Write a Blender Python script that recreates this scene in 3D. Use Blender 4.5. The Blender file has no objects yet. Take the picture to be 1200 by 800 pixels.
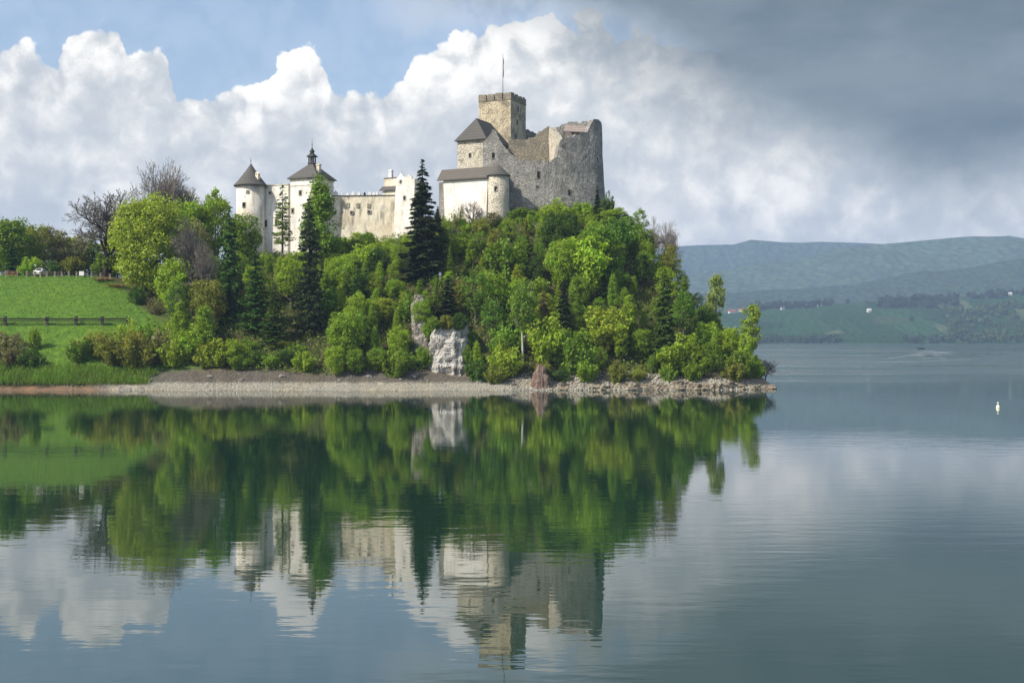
import bpy, bmesh, math, random
import numpy as np
from mathutils import Vector, noise as mnoise

C = bpy.context.scene.collection
SC = bpy.context.scene
rnd = random.Random(7)
R = math.radians
CAMH, F, YH = 8.6, 1400.0, 396.0      # camera height (m); scale used when the photo was measured

# ------------------------------------------------------------------ camera
cam = bpy.data.cameras.new('camera')
cam_ob = bpy.data.objects.new('camera', cam); C.objects.link(cam_ob)
cam_ob.location = (0, 0, CAMH); cam_ob.rotation_euler = (R(90), 0, 0)
cam.sensor_width = 36; cam.lens = 36 * F / 1200; cam.shift_y = -4 / 1200
cam.clip_start = 0.5; cam.clip_end = 40000
SC.camera = cam_ob

# ------------------------------------------------------------------ node helper
class NT:
    def __init__(s, tree):
        s.t = tree; s.t.nodes.clear()
    def n(s, typ, **kw):
        nd = s.t.nodes.new(typ)
        for k, v in kw.items(): setattr(nd, k, v)
        return nd
    def link(s, a, b): s.t.links.new(a, b)
    def put(s, sock, v):
        if hasattr(v, 'is_output'): s.t.links.new(v, sock)
        else: sock.default_value = v
    def m(s, op, a, b=0.0, c=0.0, clamp=False):
        nd = s.n('ShaderNodeMath', operation=op, use_clamp=clamp)
        for i, v in enumerate((a, b, c)): s.put(nd.inputs[i], v)
        return nd.outputs[0]
    def vm(s, op, a, b=(0, 0, 0)):
        nd = s.n('ShaderNodeVectorMath', operation=op)
        s.put(nd.inputs[0], a); s.put(nd.inputs[1], b)
        return nd.outputs[0]
    def scale(s, a, k):
        nd = s.n('ShaderNodeVectorMath', operation='SCALE')
        s.put(nd.inputs[0], a); s.put(nd.inputs['Scale'], k); return nd.outputs[0]
    def mix(s, f, a, b, blend='MIX'):
        nd = s.n('ShaderNodeMix', data_type='RGBA', blend_type=blend)
        s.put(nd.inputs[0], f); s.put(nd.inputs[6], a); s.put(nd.inputs[7], b)
        return nd.outputs[2]
    def noise(s, vec, scale, detail=4, rough=0.55, dist=0.0, out=0):
        nd = s.n('ShaderNodeTexNoise'); s.put(nd.inputs['Vector'], vec)
        nd.inputs['Scale'].default_value = scale; nd.inputs['Detail'].default_value = detail
        nd.inputs['Roughness'].default_value = rough; nd.inputs['Distortion'].default_value = dist
        return nd.outputs[out]
    def voro(s, vec, scale, feature='F1', out='Distance', detail=0.0, rand=1.0):
        nd = s.n('ShaderNodeTexVoronoi', feature=feature); s.put(nd.inputs['Vector'], vec)
        nd.inputs['Scale'].default_value = scale
        if 'Detail' in nd.inputs: nd.inputs['Detail'].default_value = detail
        nd.inputs['Randomness'].default_value = rand
        return nd.outputs[out]
    def smooth(s, v, lo, hi):
        nd = s.n('ShaderNodeMapRange', interpolation_type='SMOOTHSTEP')
        s.put(nd.inputs[0], v); s.put(nd.inputs[1], lo); s.put(nd.inputs[2], hi)
        return nd.outputs[0]
    def curve(s, v, pts):
        nd = s.n('ShaderNodeFloatCurve'); s.put(nd.inputs['Value'], v)
        c = nd.mapping.curves[0]
        while len(c.points) < len(pts): c.points.new(0.5, 0.5)
        for p, (x, y) in zip(c.points, pts): p.location = (x, y); p.handle_type = 'AUTO_CLAMPED'
        nd.mapping.update(); return nd.outputs[0]

# ------------------------------------------------------------------ sun, sky, clouds
SUN_EL = R(43); SUN_H = Vector((-0.86, -0.51)).normalized()
to_sun = Vector((SUN_H.x * math.cos(SUN_EL), SUN_H.y * math.cos(SUN_EL), math.sin(SUN_EL)))
sun = bpy.data.lights.new('sun', 'SUN'); sun.energy = 5.0; sun.angle = R(0.53); sun.color = (1.0, 0.925, 0.81)
sun_ob = bpy.data.objects.new('sun', sun); C.objects.link(sun_ob)
sun_ob.rotation_euler = to_sun.to_track_quat('Z', 'Y').to_euler(); sun_ob.location = (-150, -100, 300)

world = bpy.data.worlds.new('World'); SC.world = world; world.use_nodes = True
W = NT(world.node_tree)
sky = W.n('ShaderNodeTexSky', sky_type='NISHITA', sun_disc=False)
sky.sun_elevation = SUN_EL; sky.sun_rotation = math.atan2(SUN_H.x, SUN_H.y)
sky.air_density = 1.0; sky.dust_density = 1.5; sky.ozone_density = 1.0
geo = W.n('ShaderNodeTexCoord'); D = geo.outputs['Generated']
sep = W.n('ShaderNodeSeparateXYZ'); W.link(D, sep.inputs[0])
az = W.m('ARCTAN2', sep.outputs[0], sep.outputs[1]); el = W.m('ARCSINE', sep.outputs[2])
def azt(px): return math.atan((px - 600) / F) + 0.5
def elv(px, y): return (YH - y) / math.hypot(F, px - 600) / 0.5
top_pts = [(-90, 60), (0, 46), (18, 36), (45, 60), (62, 66), (80, 42), (105, 30), (140, 30), (152, 58), (166, 52), (182, 50), (198, 66), (206, 94), (250, 100),
           (295, 99), (318, 84), (332, 60), (352, 52), (372, 62), (392, 88), (420, 95), (450, 97), (475, 86), (492, 62), (520, 48), (555, 32), (600, 22), (650, 26), (690, 20), (760, 40), (1250, 60)]
drk_pts = [(-90, -200), (330, -80), (400, -30), (440, 4), (520, 12), (600, 10), (660, 22), (720, 46), (780, 88), (840, 128), (920, 160), (1000, 185), (1090, 205), (1180, 205), (1260, 190)]
wn = W.noise(D, 22, 5, 0.6, out=1)
wv = W.scale(W.vm('SUBTRACT', wn, (0.5, 0.5, 0.5)), 0.030)
Dw = W.vm('ADD', D, wv)
sepw = W.n('ShaderNodeSeparateXYZ'); W.link(Dw, sepw.inputs[0])
azw = W.m('ARCTAN2', sepw.outputs[0], sepw.outputs[1])
thr = W.m('MULTIPLY', W.curve(W.m('ADD', azw, 0.5, clamp=True), [(azt(a), elv(a, b)) for a, b in top_pts]), 0.5)
thr_s = W.m('MULTIPLY', W.curve(W.m('ADD', az, 0.5, clamp=True), [(azt(a), elv(a, b)) for a, b in drk_pts]), 0.5)
bill = W.voro(Dw, 34, 'F1', detail=1.0)
dep = W.m('SUBTRACT', W.m('ADD', thr, W.m('MULTIPLY', W.m('SUBTRACT', 0.42, bill), 0.022)), el)
cum = W.smooth(dep, -0.0010, 0.0032)
# far from the picture (behind and overhead) the cumulus breaks up
front = W.smooth(sep.outputs[1], 0.15, 0.6)
scat = W.smooth(W.noise(D, 3.2, 4, 0.6), 0.56, 0.68)
scat_lo = W.m('MULTIPLY', scat, W.m('SUBTRACT', 1.0, front))
cover = W.m('MAXIMUM', W.m('MULTIPLY', cum, front), W.m('MULTIPLY', scat_lo, 0.85), clamp=True)
# light and shade of the cloud, lit from the upper left
nA = W.noise(Dw, 18, 6, 0.60); nB = W.noise(W.vm('ADD', Dw, (-0.012, 0.0, 0.014)), 18, 6, 0.60)
emb = W.m('SUBTRACT', nA, nB)
rim = W.m('SUBTRACT', 1.0, W.smooth(dep, 0.0, 0.07))
big = W.noise(D, 7.5, 4, 0.55); fineb = W.noise(Dw, 60, 5, 0.6)
L = W.m('ADD', 0.35, W.m('MULTIPLY', rim, 0.42))
L = W.m('ADD', L, W.m('MULTIPLY', emb, W.m('ADD', 0.75, W.m('MULTIPLY', rim, 0.75))))
L = W.m('ADD', L, W.m('MULTIPLY', W.m('MULTIPLY', W.m('SUBTRACT', 0.40, bill), W.m('ADD', 0.35, rim)), 0.55))
L = W.m('ADD', L, W.m('MULTIPLY', W.m('SUBTRACT', big, 0.5), 0.85))
L = W.m('ADD', L, W.m('MULTIPLY', W.m('SUBTRACT', fineb, 0.5), 0.42))
ramp = W.n('ShaderNodeValToRGB'); W.put(ramp.inputs[0], L)
cr = ramp.color_ramp; cr.interpolation = 'B_SPLINE'
cr.elements[0].position = 0.0; cr.elements[0].color = (0.43, 0.455, 0.475, 1)
cr.elements[1].position = 0.85; cr.elements[1].color = (1.0, 0.965, 0.91, 1)
for p, c in ((0.18, (0.50, 0.52, 0.53, 1)), (0.34, (0.62, 0.62, 0.605, 1)), (0.52, (0.86, 0.83, 0.78, 1))):
    e = cr.elements.new(p); e.color = c
cl_col = ramp.outputs[0]
# dark rain cloud, upper right
dk = W.m('ADD', W.m('SUBTRACT', el, thr_s), W.m('MULTIPLY', W.m('SUBTRACT', W.noise(D, 9, 5, 0.55), 0.5), 0.10))
dmask = W.smooth(dk, -0.060, 0.050)
dmask = W.m('MULTIPLY', dmask, W.m('MULTIPLY', front, W.smooth(az, -0.16, -0.05)))
dn = W.noise(W.vm('MULTIPLY', D, (1.0, 1.0, 2.6)), 8, 4, 0.5)
dcol = W.mix(W.smooth(dn, 0.3, 0.75), (0.078, 0.112, 0.135, 1), (0.165, 0.205, 0.225, 1))
skyc = W.n('ShaderNodeBackground'); W.link(sky.outputs[0], skyc.inputs[0]); skyc.inputs[1].default_value = 0.15
clb = W.n('ShaderNodeBackground')
W.put(clb.inputs[0], W.mix(dmask, cl_col, dcol)); clb.inputs[1].default_value = 1.2
cov2 = W.m('MAXIMUM', W.m('MAXIMUM', cover, 0.10), W.m('MULTIPLY', dmask, 0.97), clamp=True)
ms = W.n('ShaderNodeMixShader'); W.put(ms.inputs[0], cov2); W.link(skyc.outputs[0], ms.inputs[1]); W.link(clb.outputs[0], ms.inputs[2])
wo = W.n('ShaderNodeOutputWorld'); W.link(ms.outputs[0], wo.inputs[0])
world.cycles.sampling_method = 'MANUAL'; world.cycles.sample_map_resolution = 256

SC.view_settings.view_transform = 'Standard'; SC.view_settings.look = 'None'
SC.view_settings.exposure = 0.25; SC.view_settings.gamma = 1.0; SC.view_settings.use_curve_mapping = False
SC.render.engine = 'CYCLES'
cy = SC.cycles
cy.max_bounces = 5; cy.diffuse_bounces = 2; cy.glossy_bounces = 2; cy.transmission_bounces = 3; cy.volume_bounces = 0
cy.transparent_max_bounces = 4; cy.caustics_reflective = False; cy.caustics_refractive = False
cy.sample_clamp_indirect = 4; cy.use_denoising = True; cy.denoiser = 'OPENIMAGEDENOISE'
cy.use_adaptive_sampling = False; cy.volume_step_rate = 4

# ------------------------------------------------------------------ materials
def material(name):
    m = bpy.data.materials.new(name); m.use_nodes = True
    t = NT(m.node_tree); out = t.n('ShaderNodeOutputMaterial')
    b = t.n('ShaderNodeBsdfPrincipled'); t.link(b.outputs[0], out.inputs[0])
    b.inputs['Specular IOR Level'].default_value = 0.25
    return m, t, b, out
def bump(t, b, h, strength=0.5, dist=0.1):
    bp = t.n('ShaderNodeBump'); bp.inputs['Strength'].default_value = strength; bp.inputs['Distance'].default_value = dist
    t.put(bp.inputs['Height'], h); t.link(bp.outputs[0], b.inputs['Normal'])
def pos(t): return t.n('ShaderNodeNewGeometry').outputs['Position']
def objc(t): return t.n('ShaderNodeTexCoord').outputs['Object']

def mat_stone(name, c0, c1, c2, scale=1.0, blotch=0.35, patch=None):
    """rubble masonry: courses of stones of uneven tone, mortar, weather patches"""
    m, t, b, o = material(name); P = pos(t)
    Q = t.vm('MULTIPLY', P, (1, 1, 1.7))
    cell = t.voro(Q, 1.7 * scale, 'F1', 'Color')
    sc = t.n('ShaderNodeSeparateColor'); t.link(cell, sc.inputs[0])
    edge = t.voro(Q, 1.7 * scale, 'DISTANCE_TO_EDGE')
    col = t.mix(sc.outputs[0], c0, c1)
    col = t.mix(t.m('MULTIPLY', t.smooth(t.noise(P, 0.35, 5, 0.65), 0.45, 0.62), blotch * 2), col, c2)
    fine = t.noise(P, 5.5, 4, 0.7)
    col = t.mix(t.m('MULTIPLY', t.smooth(fine, 0.35, 0.7), 0.55), col, t.mix(0.5, col, (0.62, 0.58, 0.50, 1)))
    drip = t.noise(t.vm('MULTIPLY', P, (1.1, 1.1, 0.16)), 1.0, 4, 0.6)
    col = t.mix(t.m('MULTIPLY', t.smooth(drip, 0.54, 0.76), 0.38), col, (0.12, 0.115, 0.10, 1))
    if patch: col = t.mix(t.m('MULTIPLY', t.smooth(t.noise(P, 0.30, 6, 0.68, 0.6), 0.44, 0.54), 0.9), col, patch)
    mort = t.smooth(edge, 0.0, 0.11)
    col = t.mix(mort, t.mix(0.5, col, (0.20, 0.19, 0.17, 1)), col)
    t.put(b.inputs['Base Color'], col); b.inputs['Roughness'].default_value = 0.95
    bump(t, b, t.m('ADD', t.m('MULTIPLY', mort, 0.6), t.m('MULTIPLY', fine, 0.9)), 0.9, 0.25)
    return m
def mat_plaster(name, c0, c1, stain=0.5, c2=(0.30, 0.27, 0.22, 1)):
    m, t, b, o = material(name); P = pos(t)
    n1 = t.noise(P, 0.30, 5, 0.62); n2 = t.noise(P, 2.4, 4, 0.7)
    col = t.mix(t.smooth(n1, 0.40, 0.66), c0, c1)
    drip = t.noise(t.vm('MULTIPLY', P, (1.0, 1.0, 0.22)), 0.9, 5, 0.65)
    col = t.mix(t.m('MULTIPLY', t.smooth(drip, 0.46, 0.66), stain), col, c2)
    col = t.mix(t.m('MULTIPLY', t.smooth(n2, 0.42, 0.72), 0.20), col, c2)
    t.put(b.inputs['Base Color'], col); b.inputs['Roughness'].default_value = 0.95
    bump(t, b, n2, 0.4, 0.12); return m
def mat_shingle(name, c0, c1):
    m, t, b, o = material(name); P = pos(t)
    n = t.noise(t.vm('MULTIPLY', P, (3.0, 3.0, 0.8)), 1.6, 4, 0.7); n2 = t.noise(P, 0.5, 4, 0.6)
    sp = t.n('ShaderNodeSeparateXYZ'); t.link(P, sp.inputs[0])
    rows = t.m('FRACT', t.m('ADD', t.m('MULTIPLY', sp.outputs[2], 1.7), t.m('MULTIPLY', n, .25)))
    col = t.mix(n, c0, c1); col = t.mix(t.m('MULTIPLY', n2, 0.5), col, (0.075, 0.072, 0.066, 1))
    col = t.mix(t.m('MULTIPLY', t.smooth(rows, 0.55, 1.0), 0.6), col, (0.04, 0.038, 0.035, 1))
    t.put(b.inputs['Base Color'], col); b.inputs['Roughness'].default_value = 0.85
    bump(t, b, t.m('ADD', rows, n), 0.5, 0.1); return m
def mat_plain(name, col, rough=0.7, var=0.3, scale=2.0, metal=0.0):
    m, t, b, o = material(name); P = objc(t)
    n = t.noise(P, scale, 4, 0.65); d = tuple(x * (1 - var) for x in col[:3]) + (1,)
    t.put(b.inputs['Base Color'], t.mix(t.smooth(n, 0.3, 0.7), d, tuple(col[:3]) + (1,)))
    b.inputs['Roughness'].default_value = rough; b.inputs['Metallic'].default_value = metal
    bump(t, b, n, 0.3, 0.03); return m
def mat_leaf(name, transl=0.35, rough=0.55, spread=0.55):
    """leaf colour = the object's own colour, varied leaf by leaf (attribute 'tint') and plant by plant"""
    m = bpy.data.materials.new(name); m.use_nodes = True
    t = NT(m.node_tree); out = t.n('ShaderNodeOutputMaterial')
    oi = t.n('ShaderNodeObjectInfo'); at = t.n('ShaderNodeAttribute', attribute_name='tint')
    v = t.m('ADD', 1.0 - spread / 2, t.m('MULTIPLY', at.outputs['Fac'], spread))
    hsv = t.n('ShaderNodeHueSaturation'); t.link(oi.outputs['Color'], hsv.inputs['Color'])
    t.put(hsv.inputs['Hue'], t.m('ADD', 0.488, t.m('MULTIPLY', at.outputs['Fac'], 0.03)))
    hsv.inputs['Saturation'].default_value = 0.97; t.put(hsv.inputs['Value'], v)
    b = t.n('ShaderNodeBsdfPrincipled'); t.link(hsv.outputs[0], b.inputs['Base Color'])
    b.inputs['Roughness'].default_value = rough; b.inputs['Specular IOR Level'].default_value = 0.22
    tr = t.n('ShaderNodeBsdfTranslucent')
    t.put(tr.inputs[0], t.mix(1.0, hsv.outputs[0], (1.25, 1.25, 0.6, 1), 'MULTIPLY'))
    mx = t.n('ShaderNodeMixShader'); mx.inputs[0].default_value = transl
    t.link(b.outputs[0], mx.inputs[1]); t.link(tr.outputs[0], mx.inputs[2]); t.link(mx.outputs[0], out.inputs[0])
    return m

M = {}
M['plaster'] = mat_plaster('cream_plaster', (0.80, 0.76, 0.67, 1), (0.66, 0.59, 0.46, 1), 0.62)
M['plaster_old'] = mat_plaster('stained_plaster', (0.80, 0.73, 0.57, 1), (0.64, 0.55, 0.40, 1), 0.85, (0.24, 0.21, 0.165, 1))
M['plaster_white'] = mat_plaster('white_plaster', (0.84, 0.81, 0.75, 1), (0.72, 0.67, 0.57, 1), 0.36)
M['stone'] = mat_stone('grey_rubble_stone', (0.27, 0.262, 0.24, 1), (0.46, 0.44, 0.395, 1), (0.20, 0.195, 0.18, 1), .95, 0.42)
M['stone_warm'] = mat_stone('warm_rubble_stone', (0.50, 0.41, 0.26, 1), (0.62, 0.51, 0.33, 1), (0.27, 0.23, 0.16, 1), 1.1, 0.45, (0.78, 0.67, 0.46, 1))
M['stone_house'] = mat_stone('plastered_stone', (0.64, 0.575, 0.44, 1), (0.71, 0.64, 0.50, 1), (0.40, 0.36, 0.28, 1), 1.1, 0.40, (0.80, 0.73, 0.58, 1))
M['stone_brown'] = mat_stone('brown_ruin_stone', (0.30, 0.26, 0.18, 1), (0.40, 0.34, 0.24, 1), (0.20, 0.18, 0.13, 1), 0.9, 0.4)
M['shingle'] = mat_shingle('grey_wood_shingle', (0.085, 0.080, 0.073, 1), (0.155, 0.145, 0.13, 1))
M['shingle_brown'] = mat_shingle('brown_wood_shingle', (0.115, 0.10, 0.082, 1), (0.20, 0.175, 0.145, 1))
M['roof_pink'] = mat_shingle('faded_roof_boards', (0.34, 0.27, 0.23, 1), (0.42, 0.35, 0.30, 1))
M['dark'] = mat_plain('dark_opening', (0.012, 0.011, 0.010), 0.6, 0.3)
M['sandstone'] = mat_plain('window_stone', (0.40, 0.37, 0.31), 0.9, 0.3, 4)
M['copper'] = mat_plain('dark_copper', (0.05, 0.052, 0.05), 0.5, 0.4, 3)
M['wood_dark'] = mat_plain('dark_weathered_wood', (0.030, 0.027, 0.023), 0.85, 0.5, 3)
M['wood_grey'] = mat_plain('grey_weathered_wood', (0.13, 0.115, 0.095), 0.9, 0.4, 3)
M['wood_pale'] = mat_plain('pale_weathered_wood', (0.40, 0.34, 0.26), 0.9, 0.4, 3)
M['wood_red'] = mat_plain('reddish_brown_wood', (0.24, 0.10, 0.05), 0.8, 0.4, 3)
M['white'] = mat_plain('white_paint', (0.80, 0.80, 0.78), 0.5, 0.1, 3)
M['glass_dark'] = mat_plain('dark_car_glass', (0.015, 0.017, 0.02), 0.1, 0.2, 3)
M['rubber'] = mat_plain('black_rubber', (0.02, 0.02, 0.02), 0.8, 0.3, 3)
M['buoy'] = mat_plain('buoy_paint', (0.82, 0.78, 0.62), 0.45, 0.12, 3)
M['hull'] = mat_plain('dark_hull', (0.03, 0.035, 0.05), 0.5, 0.3, 3)
M['cloth'] = mat_plain('faded_cloth', (0.30, 0.20, 0.20), 0.9, 0.3, 3)
M['skin'] = mat_plain('skin', (0.45, 0.28, 0.20), 0.7, 0.1, 3)
M['metal'] = mat_plain('grey_metal', (0.18, 0.18, 0.18), 0.5, 0.3, 3)
M['red_tile'] = mat_plain('red_roof_tile', (0.32, 0.09, 0.06), 0.85, 0.3, 0.6)
M['house_wall'] = mat_plain('house_plaster', (0.72, 0.70, 0.66), 0.9, 0.15, 0.6)
M['bark'] = mat_plain('brown_bark', (0.075, 0.062, 0.050), 0.95, 0.5, 1.5)
M['bark_grey'] = mat_plain('grey_bark', (0.15, 0.135, 0.115), 0.95, 0.45, 1.5)
M['bark_dark'] = mat_plain('dark_bark', (0.045, 0.037, 0.031), 0.95, 0.5, 1.5)
M['twig'] = mat_plain('greyish_twig', (0.23, 0.20, 0.17), 0.95, 0.3, 1.5)
M['birch'] = mat_plain('white_birch_bark', (0.62, 0.60, 0.55), 0.85, 0.55, 3.0)
M['leaf'] = mat_leaf('spring_leaf', 0.36)
M['needle'] = mat_leaf('conifer_needle', 0.12, 0.6, 0.7)
M['blade'] = mat_leaf('grass_blade', 0.3, 0.6, 0.6)

# ------------------------------------------------------------------ geometry helpers
def Xof(px, d): return (px - 600) * d / F
def Zof(y, d): return CAMH + (YH - y) * d / F
def at(px, y, d): return Vector((Xof(px, d), d, Zof(y, d)))
def V2(px, d): return Vector((Xof(px, d), d))

def tag(o, label=None, cat=None, group=None, kind=None):
    if label: o['label'] = label
    if cat: o['category'] = cat
    if group: o['group'] = group
    if kind: o['kind'] = kind
    return o
def thing(name, label, cat, loc=(0, 0, 0), rz=0.0, group=None):
    o = bpy.data.objects.new(name, None); C.objects.link(o); o.empty_display_size = 0.5
    o.location = loc; o.rotation_euler = (0, 0, rz)
    return tag(o, label, cat, group, 'thing')
def link_mesh(name, me, parent=None, mat=None, base=None):
    o = bpy.data.objects.new(name, me); C.objects.link(o)
    if mat and not me.materials: me.materials.append(mat)
    if parent:
        o.parent = parent
        if base is not None: o.location = base
    return o
class MB:
    """collects faces given in world space; build() makes ONE mesh object, stored relative to its parent's base"""
    def __init__(s): s.v = []; s.f = []
    def face(s, pts):
        n = len(s.v); s.v += [Vector(p) for p in pts]; s.f.append(list(range(n, n + len(pts)))); return s
    def prism(s, base, z0, z1):                      # base: list of xy, counter-clockwise
        b = [Vector((p[0], p[1], z0)) for p in base]; t = [Vector((p[0], p[1], z1)) for p in base]
        s.loft([b, t]); return s
    def loft(s, rings, cap0=True, cap1=True):
        n = len(rings[0]); k = len(s.v)
        for r in rings: s.v += [Vector(p) for p in r]
        for i in range(len(rings) - 1):
            for j in range(n):
                a = k + i * n + j; b2 = k + i * n + (j + 1) % n
                s.f.append([a, b2, b2 + n, a + n])
        if cap0: s.f.append([k + j for j in range(n)][::-1])
        if cap1: s.f.append([k + (len(rings) - 1) * n + j for j in range(n)])
        return s
    def box(s, c, sx, sy, sz, rz=0.0):               # c = centre of the bottom face
        ca, sa = math.cos(rz), math.sin(rz)
        q = [(-sx / 2, -sy / 2), (sx / 2, -sy / 2), (sx / 2, sy / 2), (-sx / 2, sy / 2)]
        return s.prism([(c[0] + x * ca - y * sa, c[1] + x * sa + y * ca) for x, y in q], c[2], c[2] + sz)
    def lathe(s, c, prof, n=28):                     # prof: (radius, z) from the bottom up
        return s.loft([[(c[0] + r * math.cos(2 * math.pi * j / n), c[1] + r * math.sin(2 * math.pi * j / n), z) for j in range(n)] for r, z in prof])
    def tube(s, pts, radii, n=5):
        pts = [Vector(p) for p in pts]; rings = []
        for i, p in enumerate(pts):
            d = (pts[min(i + 1, len(pts) - 1)] - pts[max(i - 1, 0)])
            if d.length < 1e-9: d = Vector((0, 0, 1))
            d.normalize(); u = d.orthogonal().normalized(); w = d.cross(u)
            rings.append([p + (u * math.cos(2 * math.pi * j / n) + w * math.sin(2 * math.pi * j / n)) * radii[i] for j in range(n)])
        return s.loft(rings)
    def mesh(s, name, off=(0, 0, 0)):
        me = bpy.data.meshes.new(name); o = Vector(off)
        me.from_pydata([tuple(v - o) for v in s.v], [], s.f); me.update(); return me
    def build(s, name, mat, parent=None, smooth=False, off=None):
        base = Vector(parent.location) if (parent and off is None) else Vector(off or (0, 0, 0))
        me = s.mesh(name, base); me.materials.append(mat)
        bm = bmesh.new(); bm.from_mesh(me); bmesh.ops.recalc_face_normals(bm, faces=bm.faces); bm.to_mesh(me); bm.free()
        if smooth: me.polygons.foreach_set('use_smooth', [True] * len(me.polygons))
        o = bpy.data.objects.new(name, me); C.objects.link(o)
        if parent: o.parent = parent
        return o
def sub(o, child):                                    # make child a sub-part of part o (same base)
    child.parent = o; return child

def quads_mesh(name, cen, u, w, tint, mat, fold=None):
    """many quads at once: centre, half-axes u and w (N,3)"""
    n = len(cen); co = np.empty((n, 4, 3), np.float32)
    co[:, 0] = cen - u; co[:, 1] = cen + w; co[:, 2] = cen + u; co[:, 3] = cen - w
    me = bpy.data.meshes.new(name); me.vertices.add(n * 4); me.loops.add(n * 4); me.polygons.add(n)
    me.vertices.foreach_set('co', co.ravel())
    me.loops.foreach_set('vertex_index', np.arange(n * 4, dtype=np.int32))
    me.polygons.foreach_set('loop_start', np.arange(0, n * 4, 4, dtype=np.int32))
    a = me.attributes.new('tint', 'FLOAT', 'FACE'); a.data.foreach_set('value', np.asarray(tint, np.float32))
    me.update(calc_edges=True); me.materials.append(mat); return me

# ------------------------------------------------------------------ terrain of the castle peninsula
def DM(d):                                         # tabulated distance -> true distance (the waterline lies 196 m off)
    return np.where(np.asarray(d) < 250, 196 + (np.asarray(d, float) - 180) * (54 / 70), d)
def DMf(d): return float(DM(d))
DR = np.array([160, 176, 180, 183.5, 185, 188, 192, 198, 206, 214, 222, 232, 242, 252, 266, 285, 310, 350, 420], float)
COL = {
 -900: [-5, -1.5, -0.1, 1.5, 2.3, 3.0, 4.6, 7.4, 11.0, 14.2, 17.0, 20.0, 21.0, 21.4, 21.6, 21.0, 19, 14, 8],
 0:    [-5, -1.5, -0.1, 1.5, 2.2, 3.0, 4.6, 7.4, 11.0, 14.2, 17.2, 20.3, 21.3, 21.6, 21.6, 21.0, 19, 14, 8],
 110:  [-5, -1.5, -0.1, 1.4, 2.2, 3.0, 4.6, 7.4, 10.9, 14.0, 17.0, 20.3, 21.3, 21.6, 21.6, 21.0, 19, 14, 8],
 185:  [-5, -1.3, 0.1, 0.8, 1.1, 2.1, 3.8, 6.6, 10.0, 12.8, 15.6, 18.6, 20.2, 20.6, 20.6, 20, 18, 14, 8],
 300:  [-5, -1.3, 0.1, 0.9, 1.4, 2.6, 4.2, 6.8, 10.5, 14.0, 17.5, 21.0, 24.0, 25.5, 26.0, 25, 22, 16, 9],
 400:  [-5, -1.3, 0.1, 0.9, 1.4, 2.6, 4.4, 7.4, 11.3, 14.8, 18.2, 21.8, 24.6, 26.3, 27.5, 27, 24, 15, 8],
 480:  [-5, -1.3, 0.1, 0.9, 1.4, 2.5, 5.0, 9.0, 13.2, 17.2, 21.0, 25.2, 28.8, 31.0, 32.0, 30, 24, 14, 5],
 520:  [-5, -1.3, 0.1, 0.8, 1.2, 1.9, 2.6, 10.5, 15.5, 20.0, 24.5, 29.0, 32.3, 34.0, 35.0, 32, 25, 12, 2],
 570:  [-5, -1.3, 0.1, 0.8, 1.2, 2.0, 5.0, 9.5, 14.5, 19.5, 24.8, 29.8, 33.2, 35.5, 36.5, 33, 25, 10, 0],
 650:  [-5, -2.0, -0.5, 0.6, 1.3, 2.4, 5.0, 9.5, 15.0, 20.5, 26.0, 31.0, 34.3, 36.5, 36.5, 33, 24, 6, -4],
 710:  [-5, -2.0, -0.5, 0.6, 1.3, 2.4, 5.0, 9.0, 14.0, 19.5, 25.0, 30.0, 34.0, 35.0, 33.5, 28, 16, -2, -6],
 750:  [-5, -2.0, -0.5, 0.6, 1.3, 2.4, 4.5, 8.0, 12.0, 16.5, 21.0, 25.0, 27.0, 26.5, 23.0, 15, 4, -6, -8],
 800:  [-5, -2.0, -0.5, 0.6, 1.3, 2.2, 4.0, 7.0, 10.0, 13.0, 15.5, 16.5, 15.5, 13.0, 8.0, 1, -5, -8, -8],
 850:  [-5, -2.5, -1.2, 0.2, 1.0, 2.0, 3.2, 5.0, 6.3, 7.0, 6.5, 5.0, 3.0, 0.5, -2, -5, -8, -8, -8],
 880:  [-6, -3.5, -1.9, -0.5, 0.2, 1.0, 1.8, 2.7, 3.2, 2.8, 1.8, 0.0, -2, -4, -6, -8, -8, -8, -8],
 908:  [-6, -4.5, -3.0, -1.7, -1.1, -0.4, 0.2, 0.3, -0.2, -1.0, -2.0, -3, -5, -7, -8, -8, -8, -8, -8],
 940:  [-7] * 4 + [-6.5] * 5 + [-7] * 10, 1100: [-9] * 19 }
CX = np.array(sorted(COL)); TAB = np.array([COL[c] for c in CX], float)
DRo = DR; DR = DM(DRo); TAB = np.where(TAB > CAMH, CAMH + (TAB - CAMH) * (DR / DRo)[None, :], TAB)
GP = np.arange(-900, 1101, 4.0); GD = np.concatenate([np.arange(180, 214, .5), np.arange(214, 300, 1.0), np.arange(300, 421, 5.0)])
tmp = np.array([np.interp(GD, DR, r) for r in TAB])                    # columns x GD
GZ = np.array([np.interp(GP, CX, tmp[:, j]) for j in range(len(GD))]).T  # GP x GD
def blur(a, n, ax):
    for _ in range(n):
        b = np.roll(a, 1, ax); c = np.roll(a, -1, ax); sl = [slice(None)] * 2
        if ax == 0: b[0] = a[0]; c[-1] = a[-1]
        else: b[:, 0] = a[:, 0]; c[:, -1] = a[:, -1]
        a = (a + b + c) / 3
    return a
GZs = blur(blur(GZ, 6, 0), 4, 1)
near = np.clip((GD - 201) / 6, 0, 1)[None, :]
GZ = blur(GZ, 6, 0) * (1 - near) + GZs * near
for i, p in enumerate(GP):                          # uneven waterline and bank edge
    x = (p - 600) * 200 / F; sft = .9 * mnoise.noise((x * .07, 3.1, 0)) + .8 * mnoise.noise((x * .24, 7.7, 0)) + .35 * mnoise.noise((x * .8, 1.7, 0))
    GZ[i] = np.interp(GD + sft * np.clip((216 - GD) / 10, 0, 1), GD, GZ[i])
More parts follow.
